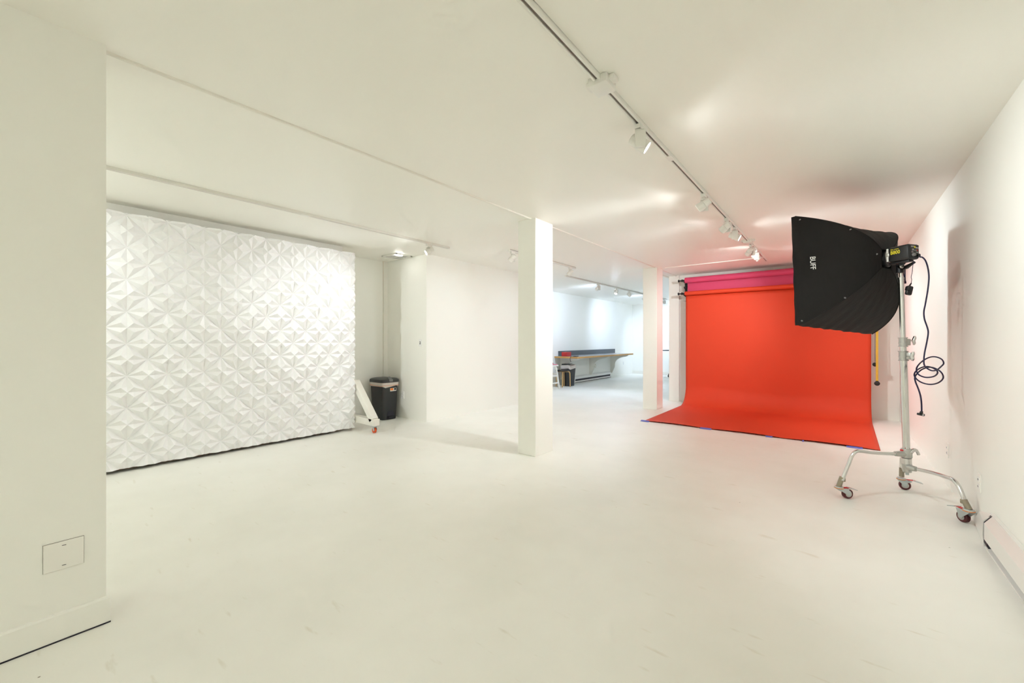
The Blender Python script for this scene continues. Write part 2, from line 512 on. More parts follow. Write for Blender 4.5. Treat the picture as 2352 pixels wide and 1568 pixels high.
# ------------------------------------------------------------------ track lighting
ZT = C - 0.026               # underside of the rails
def rail(label, x, y0, y1, feeds=(), joints=(), small=False):
    t = thing('lighting_track', label, 'track', (x, (y0 + y1) / 2, C))
    bm = BM()
    add_box(bm, (x, (y0 + y1) / 2, C - 0.003), (0.037, y1 - y0, 0.006))
    for sx in (-1, 1):
        add_box(bm, (x + sx * 0.0125, (y0 + y1) / 2, C - 0.013), (0.012, y1 - y0, 0.026), bevel=0.002, seg=1)
    for yy in (y0, y1):
        add_box(bm, (x, yy, C - 0.013), (0.037, 0.012, 0.027))
    obj('rail', bm, M['white_metal'], t)
    bm = BM(); add_box(bm, (x, (y0 + y1) / 2, C - 0.012), (0.014, y1 - y0 - 0.01, 0.012)); obj('slot', bm, M['slot'], t)
    for yy in feeds:
        bm = BM()
        add_box(bm, (x, yy, C - 0.022), (0.10, 0.115, 0.044), bevel=0.004)
        add_box(bm, (x, yy, C - 0.012), (0.155, 0.06, 0.024), bevel=0.006)
        obj('feed_box', bm, M['white_metal'], t, True)
    for yy in joints:
        bm = BM(); add_box(bm, (x, yy, C - 0.015), (0.040, 0.09, 0.026), bevel=0.002, seg=1); obj('joiner', bm, M['white_metal'], t)
    return t
XT = -0.937
rail('long white lighting track across the right half of the ceiling', XT, -1.0, 7.80, feeds=(1.90, 6.12), joints=(2.96, 5.58, 7.42))
rail('white lighting track above the textured panel wall', -4.30, -1.8, 3.95, joints=(1.97,))
rail('short white lighting track in front of the wall between the two bays', -3.73, 4.60, 6.48, joints=(6.06,))
rail('grey looking lighting track over the far room behind the centre column', -4.33, 7.16, 13.9, joints=(8.98, 12.0))

def make_head_meshes():
    d = {}
    bm = BM()
    add_box(bm, (0, 0, -0.014), (0.034, 0.085, 0.028), bevel=0.003)
    d['adapter'] = mesh_from('adapter', bm, M['white_metal'])
    bm = BM()
    add_cyl(bm, (0, 0, -0.026), (0, 0, -0.045), 0.011, seg=14)
    add_box(bm, (0.033, 0, -0.088), (0.026, 0.062, 0.104), bevel=0.004)
    add_box(bm, (0.016, 0, -0.042), (0.06, 0.05, 0.012), bevel=0.003)
    d['arm'] = mesh_from('arm', bm, M['white_metal'], True)
    bm = BM()
    add_rev(bm, (-0.018, -0.062, 0), (0, 1, 0), [(0, 0.024), (0.004, 0.031), (0.05, 0.034), (0.052, 0.0315), (0.055, 0.0315), (0.057, 0.037), (0.112, 0.039), (0.116, 0.036), (0.116, 0.034), (0.104, 0.032)], 28)
    d['lamp_can'] = mesh_from('lamp_can', bm, M['white_metal'], True)
    bm = BM()
    add_rev(bm, (-0.018, 0.043, 0), (0, 1, 0), [(0, 0.030), (0.006, 0.029), (0.010, 0.018)], 24)
    d['lens'] = mesh_from('lens', bm, M['lens'], True)
    return d
HM = make_head_meshes()

def head(x, y, aim, label, group, energy, col=WARM, size=104, blend=1.0):
    t = thing('track_spotlight', label, 'spotlight', (x, y, ZT), group)
    a = Vector(aim)
    piv = Vector((x, y, ZT - 0.095))
    d = a - piv
    pan = math.atan2(-d.x, d.y)
    tilt = math.atan2(d.z, math.hypot(d.x, d.y))
    def mk(n, parent, loc=(0, 0, 0), rot=(0, 0, 0)):
        o = bpy.data.objects.new(n, HM[n])
        COL.objects.link(o)
        o.parent = parent; o.location = loc; o.rotation_euler = rot
        return o
    mk('adapter', t)
    arm = mk('arm', t, rot=(0, 0, pan))
    can = mk('lamp_can', t, (0, 0, -0.095), (tilt, 0, pan))
    mk('lens', can)
    for nm, en, sz, bl in (('spot_beam', energy, size, blend), ('spot_spill', energy * SPILL, 146, 0.12)):
        ld = bpy.data.lights.new(nm, 'SPOT')
        ld.energy = en * POWER
        ld.color = col
        ld.spot_size = R(sz)
        ld.spot_blend = bl
        ld.shadow_soft_size = 0.065
        lo = bpy.data.objects.new(nm, ld)
        COL.objects.link(lo)
        lo.parent = can
        lo.location = (-0.018, 0.060, 0)
        lo.rotation_euler = (R(90), 0, 0)
    return t

E1 = 52
G1 = 'spotlights on the long right hand track'
head(XT, 2.40, (0.72, 3.2, 1.15), 'nearest track spotlight, its lit face turned to the right wall', G1, E1 * 0.56)
head(XT, 3.88, (-2.6, 3.75, 1.45), 'second track spotlight on the long track, turned left to the centre column', G1, E1 * 0.7)
head(XT, 4.80, (-3.4, 5.6, 0.9), 'third spotlight on the long track, first of the close pair, turned left', G1, E1 * 0.48, (0.80, 0.93, 1.0))
head(XT, 5.25, (0.72, 5.55, 1.55), 'fourth spotlight on the long track, second of the close pair', G1, E1 * 0.48, (0.80, 0.96, 1.0))
head(XT, 6.32, (-2.1, 8.3, 1.35), 'spotlight just past the second feed box, turned to the orange backdrop', G1, E1 * 0.74, WARM, 84, 0.9)
head(XT, 6.78, (0.6, 7.3, 1.0), 'last spotlight on the long track, its bright face turned to the right', G1, E1 * 0.65)
head(XT, 0.75, (-1.6, 0.6, 0.0), 'unseen fill spotlight added on the long track above the camera', G1, E1 * 0.1)  # added out of view to lift the light near the camera
head(XT, -0.7, (-0.9, -3.2, 1.9), 'unseen fill spotlight added on the long track behind the camera', G1, E1 * 1.35)  # unseen, added to bounce fill light forward off the rear wall
G2 = 'spotlights on the track by the panel wall'
head(-4.30, 3.60, (-5.28, 1.75, 1.25), 'cylinder spotlight seen from behind near the end of the panel wall track', G2, E1 * 0.36, WARM, 92, 1.0)
head(-4.30, 0.15, (-5.28, 0.45, 1.5), 'spotlight near the start of the panel wall track, behind the stub wall', G2, E1 * 0.12)
head(-4.30, -0.30, (-4.85, 4.06, 1.1), 'unseen added spotlight on the panel wall track, aimed past the panels at the bin corner', G2, E1 * 0.9, WARM, 44, 0.8)  # unseen lamp added to brighten the bin wall
head(-4.30, -1.4, (-4.3, -3.2, 1.9), 'unseen fill spotlight added at the rear of the panel wall track, aimed away from the panels', G2, E1 * 1.5)  # added behind the view so the rear wall returns soft fill
G3 = 'spotlights on the short middle track'
head(-3.73, 4.68, (-4.91, 4.30, 1.3), 'small spotlight with a glowing face beside the top of the centre column', G3, E1 * 0.05, (0.76, 0.88, 1.0))
head(-3.73, 6.32, (-4.91, 5.85, 1.2), 'bent spotlight at the end of the short track right of the centre column', G3, E1 * 0.07, (0.76, 0.88, 1.0))
G4 = 'spotlights on the far room track'
head(-4.33, 8.58, (-6.07, 10.0, 1.5), 'first far room spotlight, a white lit lens left of the ceiling streak', G4, E1 * 0.78, COOL)
head(-4.33, 9.53, (-4.6, 8.0, 0.0), 'second far room spotlight, a round glow under the ceiling streak', G4, E1 * 0.78, COOL)
head(-4.33, 10.35, (-2.6, 11.5, 1.0), 'third far room spotlight with a grey back, right of the round glow', G4, E1 * 0.78, COOL)
head(-4.33, 11.45, (-6.07, 12.9, 1.5), 'fourth far room spotlight with a lit lens touching the column edge', G4, E1 * 0.78, COOL)
head(-4.33, 13.10, (-3.5, 14.8, 1.7), 'far room spotlight seen between the two columns, the left one', G4, E1 * 0.78, COOL)
head(-4.33, 13.68, (-5.0, 14.8, 1.4), 'far room spotlight seen between the two columns, the right one', G4, E1 * 0.78, COOL)

# ------------------------------------------------------------------ rolling textured wall panel
PX = -5.30
t = thing('panel_wall', 'large white rolling wall flat covered in raised star pattern panels', 'wall panel', (PX - 0.06, 1.3, 0.0))
ya, yb, za, zb = 0.46, 3.095, 0.035, 2.455
def star_panel():
    bm = BM()
    sy, p = 0.152, 0.306
    oy, oz = 0.757, 2.131
    cache = {}
    def V(y, z, h):
        yc, zc = y, z
        k = (round(yc, 4), round(zc, 4))
        if k not in cache:
            cache[k] = bm.verts.new((PX + h, yc, zc))
        return cache[k]
    hA, hM, hP, hT = 0.000, 0.012, 0.048, 0.025
    def tri(a, b, c):
        vs = [V(*a), V(*b), V(*c)]
        if len({v.index if v.index >= 0 else id(v) for v in vs}) < 3 or len(set(vs)) < 3:
            return
        try:
            bm.faces.new(vs)
        except ValueError:
            pass
    n0 = int(math.floor((ya - oy) / sy)) - 2
    n1 = int(math.ceil((yb - oy) / sy)) + 2
    m0 = int(math.floor((za - oz) / p)) - 2
    m1 = int(math.ceil((zb - oz) / p)) + 2
    for n in range(n0, n1):
        for m_ in range(m0, m1):
            y = oy + n * sy
            z = oz + m_ * p + (p / 2 if n % 2 else 0)
            A = (y, z, hA)
            for sgy in (-1, 1):
                for sgz in (-1, 1):
                    Mid = (y + sgy * sy / 2, z + sgz * p / 4, hM)
                    for H in ((y + sgy * sy, z), (y, z + sgz * p / 2)):
                        f = 0.40                       # petal half width; beyond it a flat square round H
                        Pp = (Mid[0] + (H[0] - Mid[0]) * f, Mid[1] + (H[1] - Mid[1]) * f, hP)
                        if H[1] == z:                  # base of the wedge between two petals
                            T = (Pp[0], z, hT)
                        else:
                            T = (y, Pp[1], hT)
                        tri(A, Mid, Pp)
                        tri(A, Pp, T)
                        tri(T, Pp, (H[0], H[1], hP))
    # back and sides
    bmesh.ops.remove_doubles(bm, verts=bm.verts[:], dist=1e-5)
    for co, no in (((0, yb, 0), (0, 1, 0)), ((0, ya, 0), (0, -1, 0)), ((0, 0, zb), (0, 0, 1)), ((0, 0, za), (0, 0, -1))):
        bmesh.ops.bisect_plane(bm, geom=bm.verts[:] + bm.edges[:] + bm.faces[:], dist=1e-6, plane_co=co, plane_no=no, clear_outer=True)
    border = [e for e in bm.edges if len(e.link_faces) == 1]
    r = bmesh.ops.extrude_edge_only(bm, edges=border)
    for v in [g for g in r['geom'] if isinstance(g, bmesh.types.BMVert)]:
        v.co.x = PX - 0.012
    return bm
obj('star_panels', star_panel(), M['panel'], t)
bm = BM(); add_box(bm, (PX - 0.022, (ya + yb) / 2, (za + zb) / 2 - 0.016), (0.018, yb - ya - 0.05, zb - za - 0.004)); obj('backing_board', bm, M['brown_wood'], t)
bm = BM()
for yy in (ya + 0.07, 1.3, 2.2, yb - 0.07):
    add_box(bm, (PX - 0.075, yy, (za + zb) / 2), (0.088, 0.04, zb - za - 0.06))
for zz in (za + 0.1, zb - 0.06):
    add_box(bm, (PX - 0.075, (ya + yb) / 2, zz), (0.088, yb - ya - 0.1, 0.04))
obj('stud_frame', bm, M['trim'], t)
def caster_small(parent, c, tire):
    """swivel caster with plate, fork and wheel; c = floor contact"""
    c = Vector(c)
    bm = BM(); add_box(bm, c + Vector((0, 0, 0.093)), (0.075, 0.06, 0.006), bevel=0.001, seg=1)
    add_cyl(bm, c + Vector((0, 0, 0.078)), c + Vector((0, 0, 0.091)), 0.026, seg=18)
    ca = obj('caster', bm, M['zinc'], parent, True)
    bm = BM()
    for s in (-1, 1):
        add_box(bm, c + Vector((0.012, s * 0.021, 0.058)), (0.034, 0.003, 0.05), Matrix.Rotation(R(-20), 3, 'Y'), bevel=0.001, seg=1)
    obj('fork', bm, M['zinc'], ca)
    bm = BM(); add_rev(bm, c + Vector((0.0, -0.016, 0.036)), (0, 1, 0), [(0, 0.028), (0.003, 0.036), (0.029, 0.036), (0.032, 0.028)], 24); obj('wheel', bm, tire, ca, True)
    return ca
def brace(yc):
    bm = BM()
    add_box(bm, (PX + 0.115, yc, 0.145), (0.70, 0.09, 0.09), bevel=0.003, seg=1)
    obj('base_beam', bm, M['trim'], t)
    a = Vector((PX - 0.06, yc, 0.66)); b = Vector((PX + 0.40, yc, 0.17))
    d = (b - a); rot = Matrix((d.cross(Vector((0, 1, 0))).normalized(), Vector((0, 1, 0)), d.normalized())).transposed()
    bm = BM(); add_box(bm, (a + b) / 2, (0.088, 0.09, d.length), rot, bevel=0.003, seg=1); obj('diagonal_brace', bm, M['trim'], t)
    caster_small(t, (PX + 0.405, yc, 0.0), M['orange_tire'])
    caster_small(t, (PX - 0.20, yc, 0.0), M['orange_tire'])
brace(3.155)

# ------------------------------------------------------------------ black step bin in the corner
def rrect(cx, cy, hx, hy, r, z, n=6):
    out = []
    for qx, qy, a0 in ((1, 1, 0), (-1, 1, 90), (-1, -1, 180), (1, -1, 270)):
        for k in range(n + 1):
            a = R(a0 + 90 * k / n)
            out.append(Vector((cx + qx * (hx - r) + r * math.cos(a), cy + qy * (hy - r) + r * math.sin(a), z)))
    return out
def loft(bm, rings, caps=(True, True)):
    vr = [[bm.verts.new(p) for p in ring] for ring in rings]
    n = len(vr[0])
    for k in range(len(vr) - 1):
        for i in range(n):
            j = (i + 1) % n
            bm.faces.new((vr[k][i], vr[k][j], vr[k + 1][j], vr[k + 1][i]))
    if caps[0]:
        bm.faces.new(list(reversed(vr[0])))
    if caps[1]:
        bm.faces.new(vr[-1])
    return vr
bx, by = -5.69, 3.845
t = thing('step_bin', 'black plastic step bin with a liner in the corner behind the panel wall', 'bin', (bx, by, 0))
bm = BM()
loft(bm, [rrect(bx, by, 0.150, 0.125, 0.04, 0.0), rrect(bx, by, 0.153, 0.128, 0.04, 0.02), rrect(bx, by, 0.180, 0.150, 0.05, 0.575)])
obj('body', bm, M['bin'], t, True)
bm = BM()
loft(bm, [rrect(bx + 0.005, by, 0.182, 0.152, 0.05, 0.50), rrect(bx + 0.005, by, 0.188, 0.158, 0.052, 0.53), rrect(bx + 0.005, by, 0.190, 0.160, 0.055, 0.585), rrect(bx, by, 0.178, 0.148, 0.055, 0.588)])
lin_o = obj('liner', bm, M['liner'], t, True)
for v in lin_o.data.vertices:            # the bag hem hangs unevenly
    if v.co.z < 0.54:
        v.co.z += 0.022 * math.sin(v.co.y * 24) - 0.018 * math.cos(v.co.x * 17)
bm = BM()
hem = [p for p in rrect(bx + 0.005, by, 0.1915, 0.1615, 0.055, 0.535)]
hem.append(hem[0])
hem = [Vector((p.x, p.y, p.z + 0.014 * math.sin(p.y * 24) - 0.012 * math.cos(p.x * 17))) for p in hem]
add_tube(bm, hem, 0.005, 8); obj('drawstring', bm, M['liner_peach'], lin_o, True)
bm = BM()
loft(bm, [rrect(bx + 0.004, by, 0.196, 0.164, 0.06, 0.583), rrect(bx + 0.004, by, 0.200, 0.168, 0.062, 0.60), rrect(bx + 0.004, by, 0.196, 0.164, 0.062, 0.63), rrect(bx, by, 0.17, 0.14, 0.06, 0.645), rrect(bx - 0.02, by, 0.11, 0.09, 0.05, 0.653)])
lid = obj('lid', bm, M['binlid'], t, True)
bm = BM(); add_cyl(bm, (bx + 0.150, by - 0.01, 0.632), (bx + 0.168, by - 0.01, 0.654), 0.036, 0.032, 20); add_box(bm, (bx + 0.198, by - 0.01, 0.615), (0.012, 0.066, 0.04), bevel=0.004); obj('lid_latch', bm, M['grey'], lid, True)
bm = BM()
arch = [(-0.065, 0.012), (0.065, 0.012), (0.065, 0.10)] + [(0.065 * math.cos(R(a)), 0.10 + 0.038 * math.sin(R(a))) for a in range(15, 180, 15)] + [(-0.065, 0.10)]
add_prism(bm, [(by + 0.01 + u, v) for u, v in arch], 'x', bx + 0.10, bx + 0.1605)
obj('pedal_recess', bm, M['dark_gap'], t)
bm = BM(); add_box(bm, (bx + 0.168, by + 0.01, 0.045), (0.05, 0.10, 0.016), bevel=0.005); obj('pedal', bm, M['bin'], t, True)
bm = BM(); add_box(bm, (bx + 0.179, by + 0.045, 0.468), (0.0016, 0.115, 0.05)); st = obj('sticker', bm, M['label_white'], t)
bm = BM(); add_box(bm, (bx + 0.1803, by + 0.018, 0.474), (0.001, 0.055, 0.034)); obj('sticker_print', bm, M['orange_print'], st)
bm = BM(); add_box(bm, (bx + 0.1803, by + 0.078, 0.474), (0.001, 0.035, 0.03)); obj('sticker_icon', bm, M['black'], st)

# ------------------------------------------------------------------ right wall baseboard heater
t = thing('baseboard_heater', 'long white baseboard heater along the foot of the right wall', 'heater', (XR, 2.4, 0))
g = 0.001
bm = BM()
add_prism(bm, [(XR - g, 0.002), (XR - 0.040, 0.002), (XR - 0.040, 0.012), (XR - 0.010, 0.020), (XR - 0.010, 0.205), (XR - 0.020, 0.213), (XR - 0.020, 0.218), (XR - g, 0.218)], 'y', -1.0, 3.70)
obj('back_plate', bm, M['heater'], t)
bm = BM()
add_prism(bm, [(XR - 0.016, 0.209), (XR - 0.050, 0.160), (XR - 0.050, 0.066), (XR - 0.043, 0.056), (XR - 0.046, 0.067), (XR - 0.046, 0.158), (XR - 0.016, 0.203)], 'y', -1.0, 3.66)
obj('front_cover', bm, M['heater'], t)
bm = BM(); add_box(bm, (XR - 0.026, 1.34, 0.09), (0.028, 4.60, 0.05)); obj('fin_element', bm, M['grey'], t)
# slanted end cap running out to the wall
bm = BM()
capp = [(XR - g, 0.002, 4.14), (XR - 0.006, 0.004, 4.12), (XR - 0.014, 0.075, 4.06), (XR - 0.012, 0.135, 3.98), (XR - g, 0.140, 3.98)]
full = [(XR - g, 0.002, 3.72), (XR - 0.040, 0.004, 3.72), (XR - 0.045, 0.075, 3.72), (XR - 0.042, 0.158, 3.72), (XR - g, 0.212, 3.70)]
A_ = [bm.verts.new((x, y, z)) for x, z, y in capp]; B_ = [bm.verts.new((x, y, z)) for x, z, y in full]
for i in range(5):
    j = (i + 1) % 5
    bm.faces.new((A_[i], A_[j], B_[j], B_[i]))
bm.faces.new(A_); bm.faces.new(list(reversed(B_)))
obj('end_cap', bm, M['heater'], t)
bm = BM()
add_prism(bm, [(XR - g, 0.004), (XR - 0.030, 0.004), (XR - 0.040, 0.03), (XR - 0.040, 0.150), (XR - 0.014, 0.195), (XR - g, 0.20)], 'y', 3.655, 3.722)
obj('gap', bm, M['dark_gap'], t)

# ------------------------------------------------------------------ backdrops
XA, XZ = -2.356, 0.378       # left and right edge of the papers
YP = 8.40                    # hanging plane of the orange paper
t = thing('paper_backdrop', 'orange red seamless paper backdrop hanging and swept onto the floor', 'backdrop', (-1.0, 7.3, 0))
def sweep_paper():
    bm = BM()
    prof = []
    z = 2.13
    while z > 0.37:
        prof.append((YP, z)); z -= 0.08
    rr = 0.34
    for k in range(13):
        a = R(90 * k / 12)
        prof.append((YP - rr + rr * math.cos(a), 0.37 - 0.362 * math.sin(a) if k < 12 else 0.006))
    y = YP - rr - 0.05
    while y > 6.22:
        prof.append((y, 0.006)); y -= 0.06
    prof.append((6.215, 0.006))
    prof.append((6.20, 0.009))
    NX = 60
    rows = []
    for (y, z) in prof:
        row = []
        for i in range(NX + 1):
            u = i / NX
            e = max(0, (8.0 - y) / 1.8) if z < 0.1 else 0
            x = XA + (XZ - XA - 0.02 * e) * u
            yy, zz = y, z
            if z > 0.3:
                yy += 0.006 * math.sin(u * 9) * min(1, (2.13 - z))
            if y < 6.5 and z < 0.1:           # front edge lifts a little between the tapes
                k = (6.5 - y) / 0.3
                lift = 0.016 * k * k * (abs(math.sin(u * math.pi * 3)) ** 0.8)
                if u > 0.93:
                    lift *= max(0, (1 - u) / 0.07)
                zz += lift
            row.append(bm.verts.new((x, yy, zz)))
        rows.append(row)
    for a in range(len(rows) - 1):
        for i in range(NX):
            bm.faces.new((rows[a][i], rows[a][i + 1], rows[a + 1][i + 1], rows[a + 1][i]))
    return bm
sh = obj('paper_sheet', sweep_paper(), M['paper_red'], t, True)
so = sh.modifiers.new('thickness', 'SOLIDIFY'); so.thickness = 0.002; so.offset = 1
RZ, RY, RR = 2.155, 8.355, 0.038
bm = BM(); add_rev(bm, (XA - 0.005, RY, RZ), (1, 0, 0), [(0, RR * 0.8), (0.002, RR), (XZ - XA + 0.03, RR), (XZ - XA + 0.032, RR * 0.8)], 32); obj('paper_roll', bm, M['paper_red'], t, True)
def expander(parent, z, y):
    bm = BM()
    add_rev(bm, (XA - 0.135, y, z), (1, 0, 0), [(0, 0.026), (0.006, 0.028), (0.016, 0.024), (0.022, 0.013), (0.055, 0.012), (0.062, 0.024), (0.085, 0.025), (0.10, 0.016), (0.128, 0.015)], 18)
    obj('roll_end_plug', bm, M['black'], parent, True)
expander(t, RZ, RY)
t = thing('paper_backdrop', 'pink seamless paper roll hanging above and behind the orange paper', 'backdrop', (-1.0, 8.4, 2.2))
PZ, PR = 2.410, 0.054
bm = BM(); add_rev(bm, (XA - 0.005, 8.37, PZ), (1, 0, 0), [(0, PR * 0.85), (0.002, PR), (XZ - XA + 0.03, PR), (XZ - XA + 0.032, PR * 0.85)], 36); obj('paper_roll', bm, M['paper_pink'], t, True)
bm = BM(); add_box(bm, ((XA + XZ) / 2 + 0.012, 8.424, 2.24), (XZ - XA - 0.03, 0.002, 0.34)); obj('paper_sheet', bm, M['paper_pink'], t)
expander(t, PZ, 8.37)
def bracket(xb, label):
    t = thing('roll_bracket', label, 'bracket', (xb, YE, 2.28))
    bm = BM(); add_box(bm, (xb, 8.50, 2.265), (0.045, 0.03, 0.32), bevel=0.003); add_box(bm, (xb, 8.585, 2.30), (0.03, 0.15, 0.04), bevel=0.003); obj('bracket_bar', bm, M['black'], t)
    for zz, y0 in ((PZ - 0.005, 8.372), (2.29, 8.40), (RZ - 0.004, 8.357)):
        bm = BM()
        add_tube(bm, [(xb, 8.49, zz - 0.03), (xb, 8.45, zz - 0.034), (xb, y0 + 0.01, zz - 0.03), (xb, y0 - 0.014, zz - 0.018), (xb, y0 - 0.022, zz + 0.004)], 0.009, 8, 5)
        obj('roll_hook', bm, M['black'], t, True)
bracket(XA - 0.022, 'black three hook roll bracket at the left end of the backdrop rolls')
bracket(XZ + 0.045, 'black roll bracket at the right end of the backdrop rolls, behind the softbox')
# white bracket base on the end wall
t = thing('wall_mount', 'white square mount on the end wall left of the black roll bracket', 'wall mount', (-2.42, YE, 2.05))
bm = BM(); add_box(bm, (-2.42, YE - 0.02, 2.06), (0.10, 0.04, 0.06), bevel=0.003); obj('lower_block', bm, M['white_metal'], t)
bm = BM(); add_box(bm, (-2.42, YE - 0.012, 2.26), (0.12, 0.024, 0.34), bevel=0.003); obj('back_plate', bm, M['white_metal'], t)
# tapes
for x0, x1, y, lab in ((-2.40, -2.27, 6.185, 'blue tape strip at the left front corner of the orange paper'),
                       (-1.545, -1.40, 6.19, 'blue tape strip on the front edge of the orange paper, left of its middle'),
                       (-0.75, -0.675, 6.19, 'short blue tape strip on the front edge of the paper, right of its middle'),
                       (-0.365, -0.345, 6.185, 'tiny dark blue tape scrap on the front edge of the orange paper'),
                       (0.06, 0.205, 6.19, 'blue tape strip near the right front corner of the orange paper')):
    bm = BM()
    for a, b, za_, zb_ in ((y - 0.022, y + 0.0, 0.0012, 0.0025), (y + 0.0, y + 0.03, 0.010, 0.0115)):
        pass
    vs = [(x0, y - 0.026, 0.001), (x1, y - 0.026, 0.001), (x1, y - 0.002, 0.002), (x0, y - 0.002, 0.002), (x1, y + 0.012, 0.0125), (x0, y + 0.012, 0.0125), (x1, y + 0.04, 0.0125), (x0, y + 0.04, 0.0125)]
    V_ = [bm.verts.new(v) for v in vs]
    bm.faces.new((V_[0], V_[1], V_[2], V_[3])); bm.faces.new((V_[3], V_[2], V_[4], V_[5])); bm.faces.new((V_[5], V_[4], V_[6], V_[7]))
    r = bmesh.ops.extrude_face_region(bm, geom=bm.faces[:])
    for v in r['geom']:
        if isinstance(v, bmesh.types.BMVert):
            v.co.z += 0.001
    solo('tape_strip', bm, M['tape'], lab, 'tape', ((x0 + x1) / 2, y, 0), group='blue tapes on the paper edge')
# roller chains with weights at the right end
def chain(x, y, ztop, zbot, m, label, loop=0.022, weight=(0.026, 0.019)):
    t = thing('pull_chain', label, 'chain', (x, y, zbot))
    bm = BM()
    pts = []
    add_box(bm, (x, y, (ztop + zbot) / 2), (0.028, 0.006, ztop - zbot), bevel=0.002, seg=1)
    obj('chain_strand', bm, m, t, True)
    bm = BM()
    z = zbot + 0.02
    while z < ztop:
        for sx in (-0.007, 0.006):
            add_box(bm, (x + sx, y - 0.0036, z), (0.0045, 0.002, 0.007))
        z += 0.022
    h = obj('link_holes', bm, M['bronze'], t)
    h['kind'] = 'stuff'
    bm = BM(); add_box(bm, (x, y, zbot - 0.008), (0.03, 0.012, 0.022), bevel=0.002, seg=1)
    add_rev(bm, (x, y - 0.014, zbot - 0.038), (0, 1, 0), [(0, 0.026), (0.004, 0.034), (0.024, 0.034), (0.028, 0.026)], 24)
    obj('chain_weight', bm, M['black'], t, True)
chain(0.440, 8.30, 2.40, 0.63, M['yellow'], 'yellow pull chain with a black weight at the right edge of the orange paper')
t = thing('pull_chain', 'thin dark pull chain with a black weight behind the yellow chain', 'chain', (0.425, 8.44, 0.88))
bm = BM(); add_tube(bm, [(0.425, 8.44, 2.2), (0.425, 8.44, 0.91)], 0.005, 8); obj('chain_strand', bm, M['slot'], t, True)
bm = BM(); add_rev(bm, (0.425, 8.426, 0.872), (0, 1, 0), [(0, 0.024), (0.004, 0.032), (0.024, 0.032), (0.028, 0.024)], 24); obj('chain_weight', bm, M['black'], t, True)

# ------------------------------------------------------------------ rolling light stand
DP = 3.22
base = P(2084, 1152, DP); base.z = 0
t = thing('light_stand', 'chrome rolling light stand on three braked casters near the right wall', 'light stand', base)
def PP(px, py, d=DP):
    return P(px, py, d)
top = PP(2068.5, 612); bot = PP(2083.5, 1083)
def along(py):
    k = (py - 612) / (1083 - 612)
    return top.lerp(bot, k)
bm = BM(); add_cyl(bm, along(1050), along(826), 0.0225, seg=28); obj('lower_tube', bm, M['chrome'], t, True)
bm = BM(); add_cyl(bm, along(830), along(776), 0.0195, seg=28); obj('middle_tube', bm, M['chrome'], t, True)
bm = BM(); add_cyl(bm, along(790), along(640), 0.0165, seg=28); add_cyl(bm, along(642), along(637), 0.0195, seg=24); obj('upper_tube', bm, M['chrome'], t, True)
bm = BM(); add_cyl(bm, along(642), along(618), 0.0095, seg=20); obj('stud', bm, M['chrome'], t, True)
vr = (PP(2100, 700) - PP(2080, 700)).normalized()      # towards image right
vf = Vector((SN, -CS, 0))                              # towards the viewer
def collar(py0, py1, r, side):
    bm = BM()
    a, b = along(py0), along(py1)
    ax = (b - a).normalized(); L = (b - a).length
    add_rev(bm, a, ax, [(0, r + 0.004), (0.005, r + 0.004), (0.006, r), (L * 0.55, r), (L * 0.56, r + 0.002), (L * 0.62, r + 0.002), (L * 0.63, r), (L - 0.006, r), (L - 0.005, r + 0.004), (L, r + 0.004)], 28)
    m_ = (a + b) / 2
    add_box(bm, m_ + side * (r + 0.008), (0.03, 0.03, L * 0.72), Matrix.Rotation(math.atan2(side.y, side.x), 3, 'Z'), bevel=0.004)
    return obj('collar', bm, M['steel'], t, True), m_
def wing_knob(parent, p, d):
    bm = BM(); add_cyl(bm, p, p + d * 0.045, 0.006, seg=12); 
    q = p + d * 0.052
    up = Vector((0, 0, 1))
    add_tube(bm, [q + up * 0.036 + d * 0.012, q + up * 0.022 + d * 0.012, q + d * 0.002, q - up * 0.022 + d * 0.008, q - up * 0.034 + d * 0.004], [0.006, 0.011, 0.011, 0.011, 0.006], 12)
    obj('wing_knob', bm, M['chrome'], parent, True)
c1, m1 = collar(775, 796, 0.0255, vr)
wing_knob(c1, m1 + vr * 0.028 + Vector((0, 0, 0.012)), vr)
c2, m2 = collar(806, 828, 0.0275, (vf * 0.9 + vr * 0.4).normalized())
wing_knob(c2, m2 + vf * 0.03, (vf * 0.9 - vr * 0.2).normalized())
# hubs
bm = BM()
add_rev(bm, along(1030), along(1052) - along(1030), [(0, 0.031), (0.004, 0.034), (0.066, 0.034), (0.070, 0.031)], 28)
h1 = obj('upper_hub', bm, M['steel'], t, True)
bm = BM(); add_rev(bm, along(1051), along(1064) - along(1051), [(0, 0.026), (0.002, 0.030), (0.046, 0.030), (0.048, 0.026)], 28); obj('spacer_collar', bm, M['chrome'], t, True)
bm = BM()
add_rev(bm, along(1064), along(1083) - along(1064), [(0, 0.028), (0.002, 0.031), (0.05, 0.031), (0.056, 0.027), (0.066, 0.027)], 28)
h2 = obj('lower_hub', bm, M['steel'], t, True)
bm = BM(); add_cyl(bm, along(1082), along(1090), 0.0125, seg=6); obj('base_bolt', bm, M['zinc'], t)
